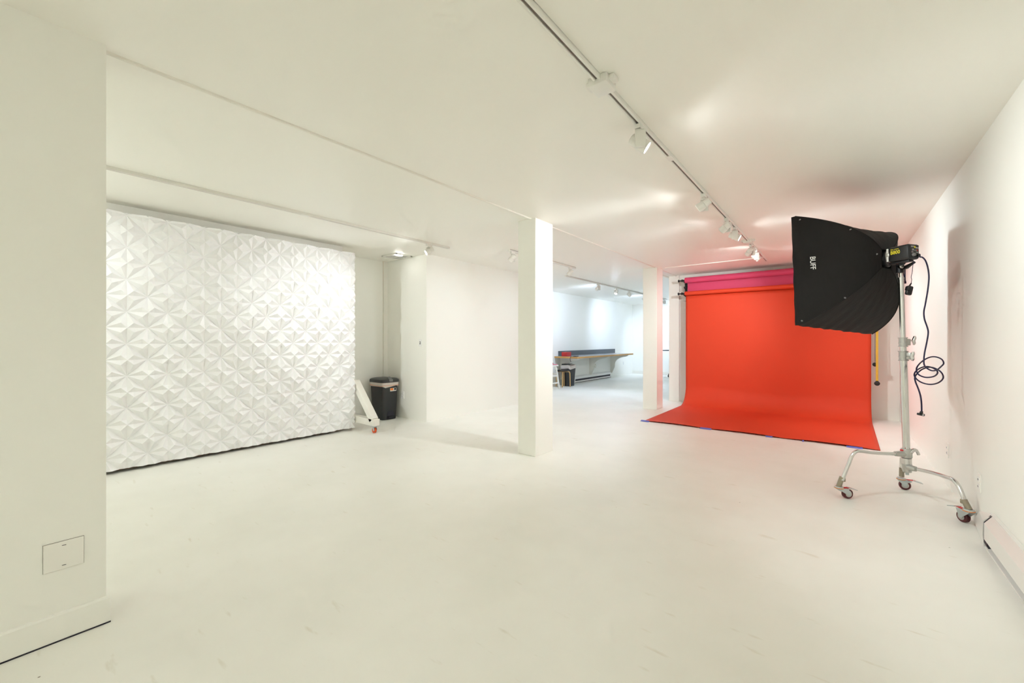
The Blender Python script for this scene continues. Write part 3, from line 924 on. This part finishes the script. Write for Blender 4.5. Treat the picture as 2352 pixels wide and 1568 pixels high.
# hub clamp lever, right
q = PP(2092, 1040, DP - 0.03)
o_ = bmesh.new(); add_tube(o_, spline([q, PP(2099, 1033, DP - 0.03), PP(2106, 1036, DP - 0.03), PP(2110, 1044, DP - 0.03)], 4), [0.012] * 4 + [0.013] * 4 + [0.010] * 5, 12); obj('clamp_lever', o_, M['chrome'], h1, True)
bm = BM(); add_box(bm, PP(2071, 1033.5, DP - 0.025), (0.02, 0.02, 0.012), bevel=0.004); obj('release_button', bm, M['red_print'], h1)
def leg(px_pts, r=0.0132):
    bm = BM(); add_tube(bm, spline([PP(*p) for p in px_pts], 6), r, 18); return obj('leg', bm, M['chrome'], t, True)
def caster(wheel_c, swivel, fwd, sleeve_top, sleeve_bot, parent):
    """braked caster: sleeve, swivel head with orange ring, fork, wheel, pedal. fwd = horizontal trail direction"""
    f = Vector(fwd).normalized(); s = Vector((-f.y, f.x, 0))
    wc = Vector(wheel_c); sw = Vector(swivel)
    bm = BM()
    add_rev(bm, sleeve_top, Vector(sleeve_bot) - Vector(sleeve_top), [(0, 0.0165), ((Vector(sleeve_bot) - Vector(sleeve_top)).length, 0.0175)], 20)
    m_ = Vector(sleeve_top).lerp(Vector(sleeve_bot), 0.3)
    add_box(bm, m_ + f * 0.022, (0.022, 0.012, 0.03), Matrix.Rotation(math.atan2(f.y, f.x), 3, 'Z'), bevel=0.004)
    sl = obj('sleeve', bm, M['bronze'], parent, True)
    bm = BM(); add_rev(bm, sw + Vector((0, 0, 0.010)), (0, 0, -1), [(0, 0.018), (0.001, 0.026), (0.008, 0.029), (0.010, 0.029)], 24); ca = obj('caster', bm, M['zinc'], parent, True)
    bm = BM(); add_rev(bm, sw + Vector((0, 0, 0.001)), (0, 0, -1), [(0, 0.030), (0.002, 0.0315), (0.004, 0.0315), (0.006, 0.030)], 24); obj('seal_ring', bm, M['orange_ring'], ca, True)
    zt = sw.z - 0.005
    bm = BM()
    for k in (-1, 1):
        o0 = s * (k * 0.021)
        pr = [sw + f * -0.028, sw + f * 0.064, sw + f * 0.060 + Vector((0, 0, -0.008)), wc + f * 0.012 + Vector((0, 0, 0.022)), wc + f * 0.007 + Vector((0, 0, -0.008)), wc - f * 0.007 + Vector((0, 0, -0.008))]
        pr[0].z = zt; pr[1].z = zt; pr[2].z = zt - 0.009
        A = [bm.verts.new(p + o0 + s * 0.0015) for p in pr]; B = [bm.verts.new(p + o0 - s * 0.0015) for p in pr]
        bm.faces.new(A); bm.faces.new(list(reversed(B)))
        for i in range(len(pr)):
            j = (i + 1) % len(pr); bm.faces.new((A[i], B[i], B[j], A[j]))
    rot = Matrix.Rotation(math.atan2(f.y, f.x), 3, 'Z')
    tp = sw + f * 0.012; tp.z = zt
    add_box(bm, tp, (0.075, 0.045, 0.004), rot)
    add_cyl(bm, wc - s * 0.026, wc + s * 0.026, 0.006, seg=8)
    obj('fork', bm, M['zinc'], ca)
    bm = BM()
    pc = sw + f * 0.10; pc.z = zt - 0.004
    add_box(bm, pc, (0.06, 0.042, 0.005), rot @ Matrix.Rotation(R(16), 3, 'Y'), bevel=0.001, seg=1)
    pd = obj('brake_pedal', bm, M['zinc'], ca)
    pc2 = sw + f * 0.06; pc2.z = zt + 0.003
    bm = BM(); add_box(bm, pc2, (0.05, 0.03, 0.002), rot); obj('pedal_sticker', bm, M['red_print'], pd)
    rw = wc.z
    bm = BM(); add_rev(bm, wc - s * 0.0155, s, [(0, rw * 0.72), (0.001, rw * 0.9), (0.005, rw), (0.026, rw), (0.030, rw * 0.9), (0.031, rw * 0.72)], 32)
    wo = obj('wheel', bm, M['tire'], ca, True)
    bm = BM(); add_rev(bm, wc - s * 0.0175, s, [(0, rw * 0.35), (0.001, rw * 0.62), (0.034, rw * 0.62), (0.035, rw * 0.35)], 28); obj('wheel_core', bm, M['steel'], wo, True)
# leg to the left
L1 = leg([(2068, 1042), (2030, 1041), (2000, 1039), (1978, 1036), (1966, 1037), (1957, 1046), (1950, 1063), (1942, 1083), (1934, 1103)])
bm = BM(); add_cyl(bm, PP(2056, 1041.5), PP(2080, 1042), 0.019, 0.026, 20); obj('leg_socket', bm, M['steel'], h1, True)
wc = P(1946, 1134, 3.24); g1 = P(1947, 1145, 3.24); wc.z = 0.038
caster(wc, P(1927.5, 1119, 3.235), vr, P(1934, 1095, 3.225), P(1926.5, 1117, 3.235), t)
# leg to the right, near the wall
L2 = leg([(2086, 1073, 3.20), (2110, 1078, 3.14), (2140, 1085, 3.05), (2170, 1094, 2.93), (2188, 1101, 2.87), (2199, 1112, 2.83), (2207, 1127, 2.80), (2215, 1148, 2.77), (2219, 1158, 2.76)])
bm = BM(); add_cyl(bm, PP(2086, 1073, 3.20), PP(2104, 1077, 3.15), 0.025, 0.019, 20); obj('leg_socket', bm, M['steel'], h2, True)
sw = P(2225, 1172, 2.735)
wc2 = P(2213, 1184, 2.82); wc2.z = 0.038
caster(wc2, sw, (-0.55, 0.83, 0), P(2214, 1147, 2.765), P(2226, 1170, 2.735), t)
# leg to the back
L3 = leg([(2083, 1066, 3.22), (2077, 1052, 3.30), (2074, 1047, 3.36), (2072, 1048, 3.41), (2071, 1056, 3.43), (2071, 1070, 3.43), (2071, 1084, 3.43)])
wc3 = P(2078, 1113, 3.43); wc3.z = 0.038
caster(wc3, P(2070, 1099, 3.43), (vr * 0.8 + vf * 0.45).normalized(), P(2071, 1074, 3.43), P(2071, 1094, 3.43), t)

# ------------------------------------------------------------------ softbox
FT = {'TL': P(1826, 497, 3.40), 'BL': P(1835, 747, 3.39), 'BR': P(2003, 767, 3.86), 'TR': P(1998, 541, 3.86)}
FC = sum(FT.values(), Vector()) / 4
RC = P(2036, 595, 3.31)
wdir = (FT['BR'] - FT['BL']); wdir.z = 0; wdir.normalize()
axis = Vector((wdir.y, -wdir.x, 0))                 # from the front towards the flash
if axis.dot(RC - FC) < 0:
    axis = -axis
RCN = {'TL': RC - wdir * 0.07 + Vector((0, 0, 0.07)), 'BL': RC - wdir * 0.07 - Vector((0, 0, 0.07)),
       'BR': RC + wdir * 0.07 - Vector((0, 0, 0.07)), 'TR': RC + wdir * 0.07 + Vector((0, 0, 0.07))}
BUL = {'TL': 0.55, 'BL': 0.72, 'BR': 0.80, 'TR': 0.76}
def rib(k, tt):
    a, b = RCN[k], FT[k]
    off = b - FC
    c_ = RC + off * BUL[k]
    return a * (1 - tt) ** 2 + c_ * (2 * tt * (1 - tt)) + b * tt * tt
ORD = ['TL', 'BL', 'BR', 'TR']
def skin(i, tt, u, out=0.0):
    a = rib(ORD[i], tt); b = rib(ORD[(i + 1) % 4], tt)
    p = a.lerp(b, u)
    mid = RC.lerp(FC, tt)
    k = 4 * u * (1 - u)
    dirn = (p - mid)
    dirn -= axis * dirn.dot(axis)
    L = dirn.length
    if L > 1e-4:
        dirn /= L
    sag = -0.018 * k * math.sin(math.pi * min(1, tt))
    wr = 0.0
    if i == 1:
        wr = 0.006 * tt * math.sin(u * 46 + 3 * math.sin(tt * 5)) * (0.4 + 0.6 * math.sin(u * 11 + 1) ** 2)
    else:
        wr = 0.003 * tt * math.sin(u * 30 + tt * 9 + i)
    wr += 0.004 * (noise.noise(Vector((tt * 7 + i * 3, u * 9, 0.3 * i))))
    return p + dirn * (sag + wr + out)
t = thing('softbox', 'large black fabric softbox mounted on the rolling light stand', 'softbox', RC)
bm = BM()
NT, NU = 26, 30
grid = []
for a in range(NT + 1):
    tt = a / NT
    ring = []
    for i in range(4):
        for b in range(NU):
            ring.append(bm.verts.new(skin(i, tt, b / NU)))
    grid.append(ring)
n = len(grid[0])
for a in range(NT):
    for b in range(n):
        c_ = (b + 1) % n
        bm.faces.new((grid[a][b], grid[a][c_], grid[a + 1][c_], grid[a + 1][b]))
lip = [bm.verts.new(v.co - axis * 0.03) for v in grid[-1]]
for b in range(n):
    c_ = (b + 1) % n
    bm.faces.new((grid[-1][b], grid[-1][c_], lip[c_], lip[b]))
fs = obj('fabric_shell', bm, M['fabric'], t, True)
sm = fs.modifiers.new('thickness', 'SOLIDIFY'); sm.thickness = 0.003; sm.offset = -1
bm = BM()
ff = [bm.verts.new(FC + (FT[k] - FC) * 0.94 - axis * 0.012) for k in ORD]
gg = [bm.verts.new(FC + (FT[k] - FC) * 0.94 - axis * 0.009) for k in ORD]
bm.faces.new(ff); bm.faces.new(list(reversed(gg)))
for i in range(4):
    j = (i + 1) % 4; bm.faces.new((ff[i], ff[j], gg[j], gg[i]))
obj('front_diffuser', bm, M['diffuser'], t)
# ribs as raised seams
for k in ORD:
    bm = BM(); add_tube(bm, [rib(k, a / 20) + (rib(k, a / 20) - RC.lerp(FC, a / 20)).normalized() * 0.001 for a in range(21)], 0.0035, 8); obj('rib_seam', bm, M['fabric'], t, True)
bm = BM()
for i, tt, u in ((0, 0.55, 0.985), (0, 0.97, 0.97), (0, 0.5, 0.03), (0, 0.96, 0.03), (0, 0.12, 0.35)):
    p = skin(i, tt, u, 0.003); q_ = skin(i, tt, u, 0.008)
    add_cyl(bm, p, q_, 0.008, 0.006, 12)
obj('rivets', bm, M['grey'], t, True)
def buff(u, v):
    return skin(0, 0.888 - 0.047 * v, 0.388 + 0.128 * u, 0.005)
text_on('printed_logo', 'BUFF', M['label_white'], t, buff, 0.012)
bm = BM(); add_rev(bm, RC - axis * 0.03, axis, [(0, 0.060), (0.006, 0.066), (0.040, 0.066), (0.046, 0.060)], 32); obj('speed_ring', bm, M['black'], t, True)

# ------------------------------------------------------------------ studio flash head
fa = (Vector((CS, SN, 0)) * math.sin(R(14)) + vf * math.cos(R(14))).normalized()   # body axis, to the rear
fa = (fa + Vector((0, 0, 0.02))).normalized()
fw = Vector((-fa.y, fa.x, 0)).normalized()                                          # image right
if fw.dot(vr) < 0:
    fw = -fw
fu = fw.cross(fa).normalized()
if fu.z < 0:
    fu = -fu
fr = Matrix((fa, fw, fu)).transposed()
rear_c = P(2100, 577, 3.02)
LB = 0.138
bc = rear_c - fa * (LB / 2)
t = thing('studio_flash', 'black studio flash head with yellow lettering behind the softbox', 'flash', P(2066, 622, 3.2))
bm = BM(); add_box(bm, bc, (LB, 0.104, 0.112), fr, bevel=0.014, seg=3); body = obj('housing', bm, M['black'], t, True)
bm = BM(); add_box(bm, rear_c + fa * 0.001, (0.003, 0.084, 0.094), fr, bevel=0.001, seg=1); rp = obj('control_panel', bm, M['black'], body)
front_c = rear_c - fa * LB
bm = BM(); add_rev(bm, front_c + fa * 0.01, -fa, [(0, 0.050), (0.010, 0.055), (0.024, 0.055), (0.030, 0.050)], 28); obj('reflector_rim', bm, M['glasscap'], t, True)
sidep = lambda x, z: bc - fw * 0.0527 + fa * x + fu * z
rearp = lambda x, z: rear_c + fa * 0.0032 + fw * x + fu * z
text_on('model_number', 'B800', M['label_yellow'], body, lambda u, v: sidep(-0.050 + 0.062 * u, -0.004 + 0.028 * v), 0.025)
text_on('script_line', 'Alien', M['label_yellow'], body, lambda u, v: sidep(-0.051 + 0.020 * u, 0.028 + 0.012 * v), 0.012)
bm = BM(); add_box(bm, sidep(-0.011, 0.033), (0.03, 0.0006, 0.004), fr); obj('script_rule', bm, M['label_yellow'], body)
bm = BM(); add_box(bm, sidep(-0.071, -0.002), (0.013, 0.001, 0.098), fr); obj('white_sticker', bm, M['label_white'], body)
text_on('panel_lettering', 'ALIEN', M['label_white'], rp, lambda u, v: rearp(-0.038 + 0.032 * u, 0.030 + 0.011 * v), 0.012)
text_on('panel_lettering', 'BEES', M['label_white'], rp, lambda u, v: rearp(0.010 + 0.030 * u, 0.021 + 0.011 * v), 0.012)
bm = BM(); add_cyl(bm, rearp(0.0, 0.031), rearp(0.0, 0.031) + fa * 0.001, 0.008, seg=18); obj('panel_emblem', bm, M['label_yellow'], rp)
bm = BM(); add_cyl(bm, rearp(0.020, 0.008), rearp(0.020, 0.008) + fa * 0.003, 0.0055, seg=14); obj('ready_lamp', bm, M['red_print'], rp)
bm = BM(); add_box(bm, rearp(-0.018, 0.015), (0.001, 0.016, 0.004), fr); add_box(bm, rearp(0.024, -0.006), (0.001, 0.018, 0.003), fr); add_box(bm, rearp(-0.024, -0.006), (0.001, 0.018, 0.003), fr); obj('panel_marks', bm, M['label_white'], rp)
bm = BM()
for x in (-0.026, -0.012, 0.004):
    add_cyl(bm, rearp(x, 0.005), rearp(x, 0.005) + fa * 0.008, 0.005, seg=12)
obj('switch_row', bm, M['grey'], rp)
bm = BM(); add_cyl(bm, rearp(-0.018, -0.026), rearp(-0.018, -0.026) + fa * 0.012, 0.013, 0.011, 18); obj('power_knob', bm, M['grey'], rp, True)
bm = BM(); add_cyl(bm, rearp(0.030, -0.030), rearp(0.030, -0.030) + fa * 0.01, 0.012, seg=14); obj('cord_socket', bm, M['black'], rp)
# bracket, silver knob and tilt handle
cup = P(2067, 612, DP)
bm = BM()
add_box(bm, bc - fu * 0.064 - fa * 0.015, (0.13, 0.05, 0.014), fr, bevel=0.003)
add_tube(bm, [bc - fu * 0.066 - fa * 0.01, cup + Vector((0, 0, 0.02))], 0.022, 14)
add_cyl(bm, cup + Vector((0, 0, 0.03)), cup - Vector((0, 0, 0.05)), 0.022, 0.024, 20)
obj('mount_bracket', bm, M['black'], t, True)
bm = BM(); kp = P(2066, 611.5, DP - 0.045); add_rev(bm, kp, vf, [(0, 0.017), (0.004, 0.0185), (0.02, 0.0185), (0.024, 0.015)], 20); obj('clamp_knob', bm, M['chrome'], t, True)
bm = BM(); add_tube(bm, [P(2072, 616, DP - 0.02), P(2083, 613, DP - 0.06), P(2092, 607, DP - 0.10), P(2102, 601, DP - 0.12)], [0.014, 0.016, 0.011, 0.008], 12); obj('tilt_handle', bm, M['black'], t, True)
# short hanging cords
bm = BM(); add_tube(bm, [P(2073, 616, DP), P(2076, 632, DP), P(2078.5, 645, DP)], 0.003, 8, 4); add_tube(bm, [P(2078.5, 612, DP - 0.01), P(2078.7, 635, DP), P(2079, 646, DP)], 0.004, 8, 4); add_cyl(bm, P(2079, 645, DP), P(2079.6, 651, DP), 0.006, seg=10); obj('hanging_cord', bm, M['cord'], t, True)

# ------------------------------------------------------------------ radio receiver on its thin cable
rcp = P(2088, 667, 3.05)
t = thing('radio_receiver', 'small black receiver dangling on a thin cable beside the light stand', 'receiver', rcp)
rot = Matrix.Rotation(PSI, 3, 'Z') @ Matrix.Rotation(R(14), 3, 'Y')
bm = BM(); add_box(bm, rcp, (0.042, 0.026, 0.070), rot, bevel=0.011, seg=3); add_box(bm, rcp + rot @ Vector((-0.012, -0.004, 0.012)), (0.03, 0.03, 0.036), rot, bevel=0.008); obj('case', bm, M['black'], t, True)
bm = BM(); add_cyl(bm, P(2089, 656.5, 3.05), P(2093, 650, 3.05), 0.006, 0.004, 10); obj('plug', bm, M['black'], t, True)
bm = BM(); add_tube(bm, [P(2093, 650, 3.05), P(2094, 642, 3.04), P(2093, 636, 3.04), P(2095, 625, 3.03), P(2096.5, 612, 3.02), P(2098, 600, 3.01)], 0.0018, 8, 6); obj('thin_cable', bm, M['cord'], t, True)

# ------------------------------------------------------------------ power cord
D0 = 3.0
raw = [(2113, 590, 3.01), (2119, 591, 3.01), (2126, 599, 3.0), (2131, 614, 3.0), (2133.5, 632, 3.0), (2133, 648, 3.0), (2130, 672, 3.0), (2125, 700, 3.0),
       (2122, 716, 3.0), (2123.5, 733, 3.0), (2130, 752, 3.0), (2132, 764, 3.0), (2129, 784, 3.0), (2124, 808, 3.0), (2122, 826, 3.0), (2123, 838, 2.99), (2130, 846, 2.97),
       (2141, 851, 2.96), (2152, 849, 2.98), (2162, 841, 3.02), (2167.5, 834, 3.05), (2163, 825, 3.10), (2150, 819.5, 3.13), (2136, 820, 3.13), (2120, 828, 3.10), (2108, 840, 3.05),
       (2105, 850, 3.02), (2110, 860, 2.99), (2124, 866, 2.97), (2140, 865.5, 2.97), (2150, 861, 3.0), (2153.5, 854, 3.04), (2147, 847, 3.08), (2131, 841.5, 3.11), (2116, 844, 3.10),
       (2104, 852, 3.05), (2100, 861, 3.02), (2106, 871, 2.99), (2119, 879, 2.97), (2136, 882.5, 2.96), (2152, 880, 2.98), (2163, 873, 3.02), (2166.5, 865, 3.05),
       (2162, 855, 3.09), (2151, 847, 3.12), (2136, 843, 3.13), (2120, 847, 3.10), (2108, 856, 3.06), (2101.5, 866, 3.02), (2103, 877, 3.0), (2109, 892, 3.0), (2114, 908, 3.0), (2116.5, 926, 3.0), (2117, 948, 3.0)]
t = thing('power_cord', 'coiled navy blue power cord hanging from the flash beside the right wall', 'cord', P(2117, 948, 3.0))
bm = BM(); add_tube(bm, spline([P(*q_) for q_ in raw], 6), 0.0048, 10); obj('cable', bm, M['cord'], t, True)
pc = P(2115, 951.5, 3.0)
bm = BM(); add_box(bm, pc, (0.042, 0.026, 0.018), Matrix.Rotation(PSI, 3, 'Z') @ Matrix.Rotation(R(12), 3, 'Y'), bevel=0.006); add_cyl(bm, P(2117, 944, 3.0), pc, 0.008, 0.011, 12); pl = obj('plug', bm, M['black'], t, True)
bm = BM(); add_cyl(bm, pc + vf * 0.012, pc + vf * 0.018, 0.006, seg=14); obj('plug_pin', bm, M['chrome'], pl)

# ------------------------------------------------------------------ far room: floating counter
YA, YZ, XC = 9.44, 13.15, -5.36
ZC = 0.79
t = thing('floating_counter', 'long wall mounted counter with a yellow wood edge and dark backsplash', 'counter', (XF, 11.3, ZC))
bm = BM(); add_box(bm, ((XF + XC) / 2, (YA + YZ) / 2, ZC - 0.004), (XC - XF - 0.012, YZ - YA - 0.012, 0.040)); obj('worktop', bm, M['counter'], t)
bm = BM(); add_box(bm, (XC - 0.003, (YA + YZ) / 2, ZC - 0.006), (0.014, YZ - YA, 0.046)); add_box(bm, ((XF + XC) / 2 + 0.002, YA + 0.004, ZC - 0.006), (XC - XF - 0.006, 0.014, 0.046)); add_box(bm, ((XF + XC) / 2 + 0.002, YZ - 0.004, ZC - 0.006), (XC - XF - 0.006, 0.014, 0.046)); obj('edge_band', bm, M['woodedge'], t)
bm = BM(); add_box(bm, (XF + 0.011, (9.61 + 13.38) / 2 - 0.05, ZC + 0.085), (0.02, 3.62, 0.14)); obj('backsplash', bm, M['slate'], t)
for yy in (9.75, 11.45, 12.95):
    prof = [(XF + 0.002, ZC - 0.032), (XC - 0.08, ZC - 0.032), (XC - 0.10, ZC - 0.06)]
    for k in range(1, 12):
        a = R(90 * k / 12)
        prof.append((XF + 0.16 + 0.43 * (1 - math.sin(a)), ZC - 0.09 - 0.26 * (1 - math.cos(a))))
    prof += [(XF + 0.15, ZC - 0.45), (XF + 0.05, 0.14), (XF + 0.002, 0.14)]
    bm = BM(); add_prism(bm, prof, 'y', yy - 0.02, yy + 0.02); obj('gusset', bm, M['trim'], t)
# red box and black gadget with cable
bm = BM(); add_box(bm, (-5.80, 9.62, ZC + 0.0745), (0.16, 0.24, 0.115), bevel=0.006); solo('red_box', bm, M['red'], 'small red box at the near end of the floating counter', 'box', (-5.80, 9.62, ZC + 0.015))
t = thing('charger', 'small black charger with a drooping cable beside the red box', 'charger', (-5.52, 9.60, ZC + 0.016))
bm = BM(); add_box(bm, (-5.50, 9.62, ZC + 0.026), (0.08, 0.16, 0.022), bevel=0.006); obj('case', bm, M['black'], t, True)
bm = BM(); add_tube(bm, [(-5.53, 9.55, ZC + 0.024), (-5.55, 9.46, ZC + 0.028), (-5.555, 9.415, ZC + 0.0), (-5.56, 9.42, ZC - 0.07), (-5.545, 9.43, ZC - 0.12)], 0.006, 8, 6); obj('cable', bm, M['black'], t, True)
# far heater
t = thing('baseboard_heater', 'white baseboard heater under the floating counter in the far room', 'heater', (XF, 11.58, 0))
bm = BM()
add_prism(bm, [(XF + 0.001, 0.016), (XF + 0.078, 0.016), (XF + 0.078, 0.056), (XF + 0.070, 0.056), (XF + 0.066, 0.030), (XF + 0.02, 0.034), (XF + 0.02, 0.19), (XF + 0.001, 0.205)], 'y', 10.33, 12.85)
obj('back_plate', bm, M['white'], t)
bm = BM(); add_prism(bm, [(XF + 0.012, 0.198), (XF + 0.066, 0.170), (XF + 0.066, 0.108), (XF + 0.060, 0.108), (XF + 0.060, 0.164), (XF + 0.012, 0.190)], 'y', 10.45, 12.83); obj('front_cover', bm, M['white'], t)
bm = BM(); add_box(bm, (XF + 0.038, 11.6, 0.075), (0.034, 2.4, 0.09)); obj('fin_element', bm, M['dark_gap'], t)
bm = BM(); add_box(bm, (XF + 0.035, 11.58, 0.008), (0.066, 2.50, 0.016)); obj('base_shadow', bm, M['dark_gap'], t)  # dark strip standing in for the shadow under the heater
bm = BM(); add_box(bm, (XF + 0.037, 10.39, 0.105), (0.072, 0.12, 0.20), bevel=0.006); obj('end_cap', bm, M['white'], t)

# far bin
def far_bin(x, y):
    t = thing('waste_bin', 'tall dark waste bin with a clear liner behind the stools', 'bin', (x, y, 0))
    bm = BM(); loft(bm, [rrect(x, y, 0.115, 0.14, 0.04, 0.0), rrect(x, y, 0.15, 0.175, 0.045, 0.52)]); obj('body', bm, M['bin'], t, True)
    bm = BM(); loft(bm, [rrect(x, y, 0.152, 0.177, 0.045, 0.47), rrect(x, y, 0.158, 0.183, 0.05, 0.50), rrect(x, y, 0.157, 0.182, 0.05, 0.56), rrect(x, y, 0.11, 0.13, 0.05, 0.59)])
    o = obj('liner', bm, M['liner'], t, True)
    for v in o.data.vertices:
        v.co.z += 0.018 * math.sin(v.co.y * 37 + v.co.x * 23)
    bm = BM(); add_box(bm, (x - 0.02, y - 0.03, 0.585), (0.20, 0.26, 0.03), bevel=0.012); obj('rubbish_bag', bm, M['black'], t, True)
far_bin(-5.80, 9.72)
# bent wood stool in front of it
t = thing('bentwood_stool', 'light bent wood stool with a dark seat beside the waste bin', 'stool', (-5.74, 9.32, 0))
sx, sy = -5.74, 9.36
bm = BM(); add_rev(bm, (sx - 0.02, sy - 0.03, 0.425), (0, 0, 1), [(0, 0.17), (0.004, 0.175), (0.024, 0.175), (0.028, 0.17)], 28); obj('seat', bm, M['black'], t, True)
for a in (25, 115, 205, 295):
    c_, s_ = math.cos(R(a)), math.sin(R(a))
    bm = BM()
    pts = [(sx + 0.02 * c_, sy + 0.02 * s_, 0.412), (sx + 0.13 * c_, sy + 0.13 * s_, 0.412), (sx + 0.165 * c_, sy + 0.165 * s_, 0.39), (sx + 0.175 * c_, sy + 0.175 * s_, 0.35), (sx + 0.18 * c_, sy + 0.18 * s_, 0.2), (sx + 0.185 * c_, sy + 0.185 * s_, 0.012)]
    add_tube(bm, spline(pts, 5), 0.016, 8); obj('leg', bm, M['wood'], t, True)
# white step stool
t = thing('step_stool', 'white wooden stool with splayed legs half hidden by the centre column', 'stool', (-5.70, 8.78, 0))
wx, wy = -5.74, 8.72
bm = BM(); add_box(bm, (wx, wy, 0.60), (0.30, 0.34, 0.03), bevel=0.006); obj('seat', bm, M['trim'], t)
lp = {}
for qx in (-1, 1):
    for qy in (-1, 1):
        a = Vector((wx + qx * 0.10, wy + qy * 0.12, 0.588)); b = Vector((wx + qx * 0.15, wy + qy * 0.21, 0.0))
        d = b - a; x_, y_, z_ = frame_of(d)
        bm = BM(); add_box(bm, (a + b) / 2, (0.035, 0.035, d.length), Matrix((x_, y_, z_)).transposed(), bevel=0.003, seg=1); obj('leg', bm, M['trim'], t)
        lp[(qx, qy)] = (a, b)
for qx in (-1, 1):
    for k in (0.42, 0.72):
        a = lp[(qx, -1)][0].lerp(lp[(qx, -1)][1], k); b = lp[(qx, 1)][0].lerp(lp[(qx, 1)][1], k)
        bm = BM(); add_box(bm, (a + b) / 2, (0.022, (b - a).length, 0.034)); obj('rung', bm, M['trim'], t)
for qy in (-1, 1):
    a = lp[(-1, qy)][0].lerp(lp[(-1, qy)][1], 0.35); b = lp[(1, qy)][0].lerp(lp[(1, qy)][1], 0.35)
    bm = BM(); add_box(bm, (a + b) / 2, ((b - a).length, 0.022, 0.034)); obj('rung', bm, M['trim'], t)
bm = BM()
add_tube(bm, [(wx - 0.08, wy - 0.10, 0.625), (wx - 0.02, wy - 0.03, 0.65), (wx + 0.06, wy + 0.02, 0.63), (wx + 0.02, wy + 0.10, 0.66), (wx - 0.06, wy + 0.06, 0.625), (wx + 0.04, wy - 0.08, 0.64), (wx + 0.1, wy + 0.06, 0.628), (wx + 0.09, wy + 0.2, 0.626)], 0.010, 8, 6)
solo('ribbon', bm, M['pinkcloth'], 'tangled pink ribbon lying on the white stool', 'ribbon', (wx, wy, 0.615), smooth=True)

# far rolling table between the two columns
t = thing('rolling_table', 'dark topped rolling table in the far room, cut by the end column', 'table', (-4.1, 14.0, 0))
bm = BM(); add_box(bm, (-4.10, 14.0, 0.905), (0.95, 0.60, 0.03), bevel=0.004); obj('tabletop', bm, M['slate'], t)
bm = BM(); add_tube(bm, [(-4.28, 14.0, 0.89), (-4.34, 14.0, 0.10)], 0.03, 12); obj('column_leg', bm, M['zinc'], t, True)
bm = BM(); add_box(bm, (-4.30, 14.0, 0.105), (0.36, 0.08, 0.035), bevel=0.006); add_box(bm, (-4.30, 14.0, 0.105), (0.08, 0.50, 0.035), bevel=0.006); obj('base', bm, M['black'], t)
for qx, qy in ((-0.16, 0), (0.16, 0), (0, 0.22), (0, -0.22)):
    bm = BM(); add_rev(bm, (-4.30 + qx, 14.0 + qy - 0.02, 0.045), (0, 1, 0), [(0, 0.03), (0.004, 0.044), (0.036, 0.044), (0.04, 0.03)], 20); add_cyl(bm, (-4.30 + qx, 14.0 + qy, 0.05), (-4.30 + qx, 14.0 + qy, 0.10), 0.012, seg=10); obj('caster', bm, M['black'], t, True)
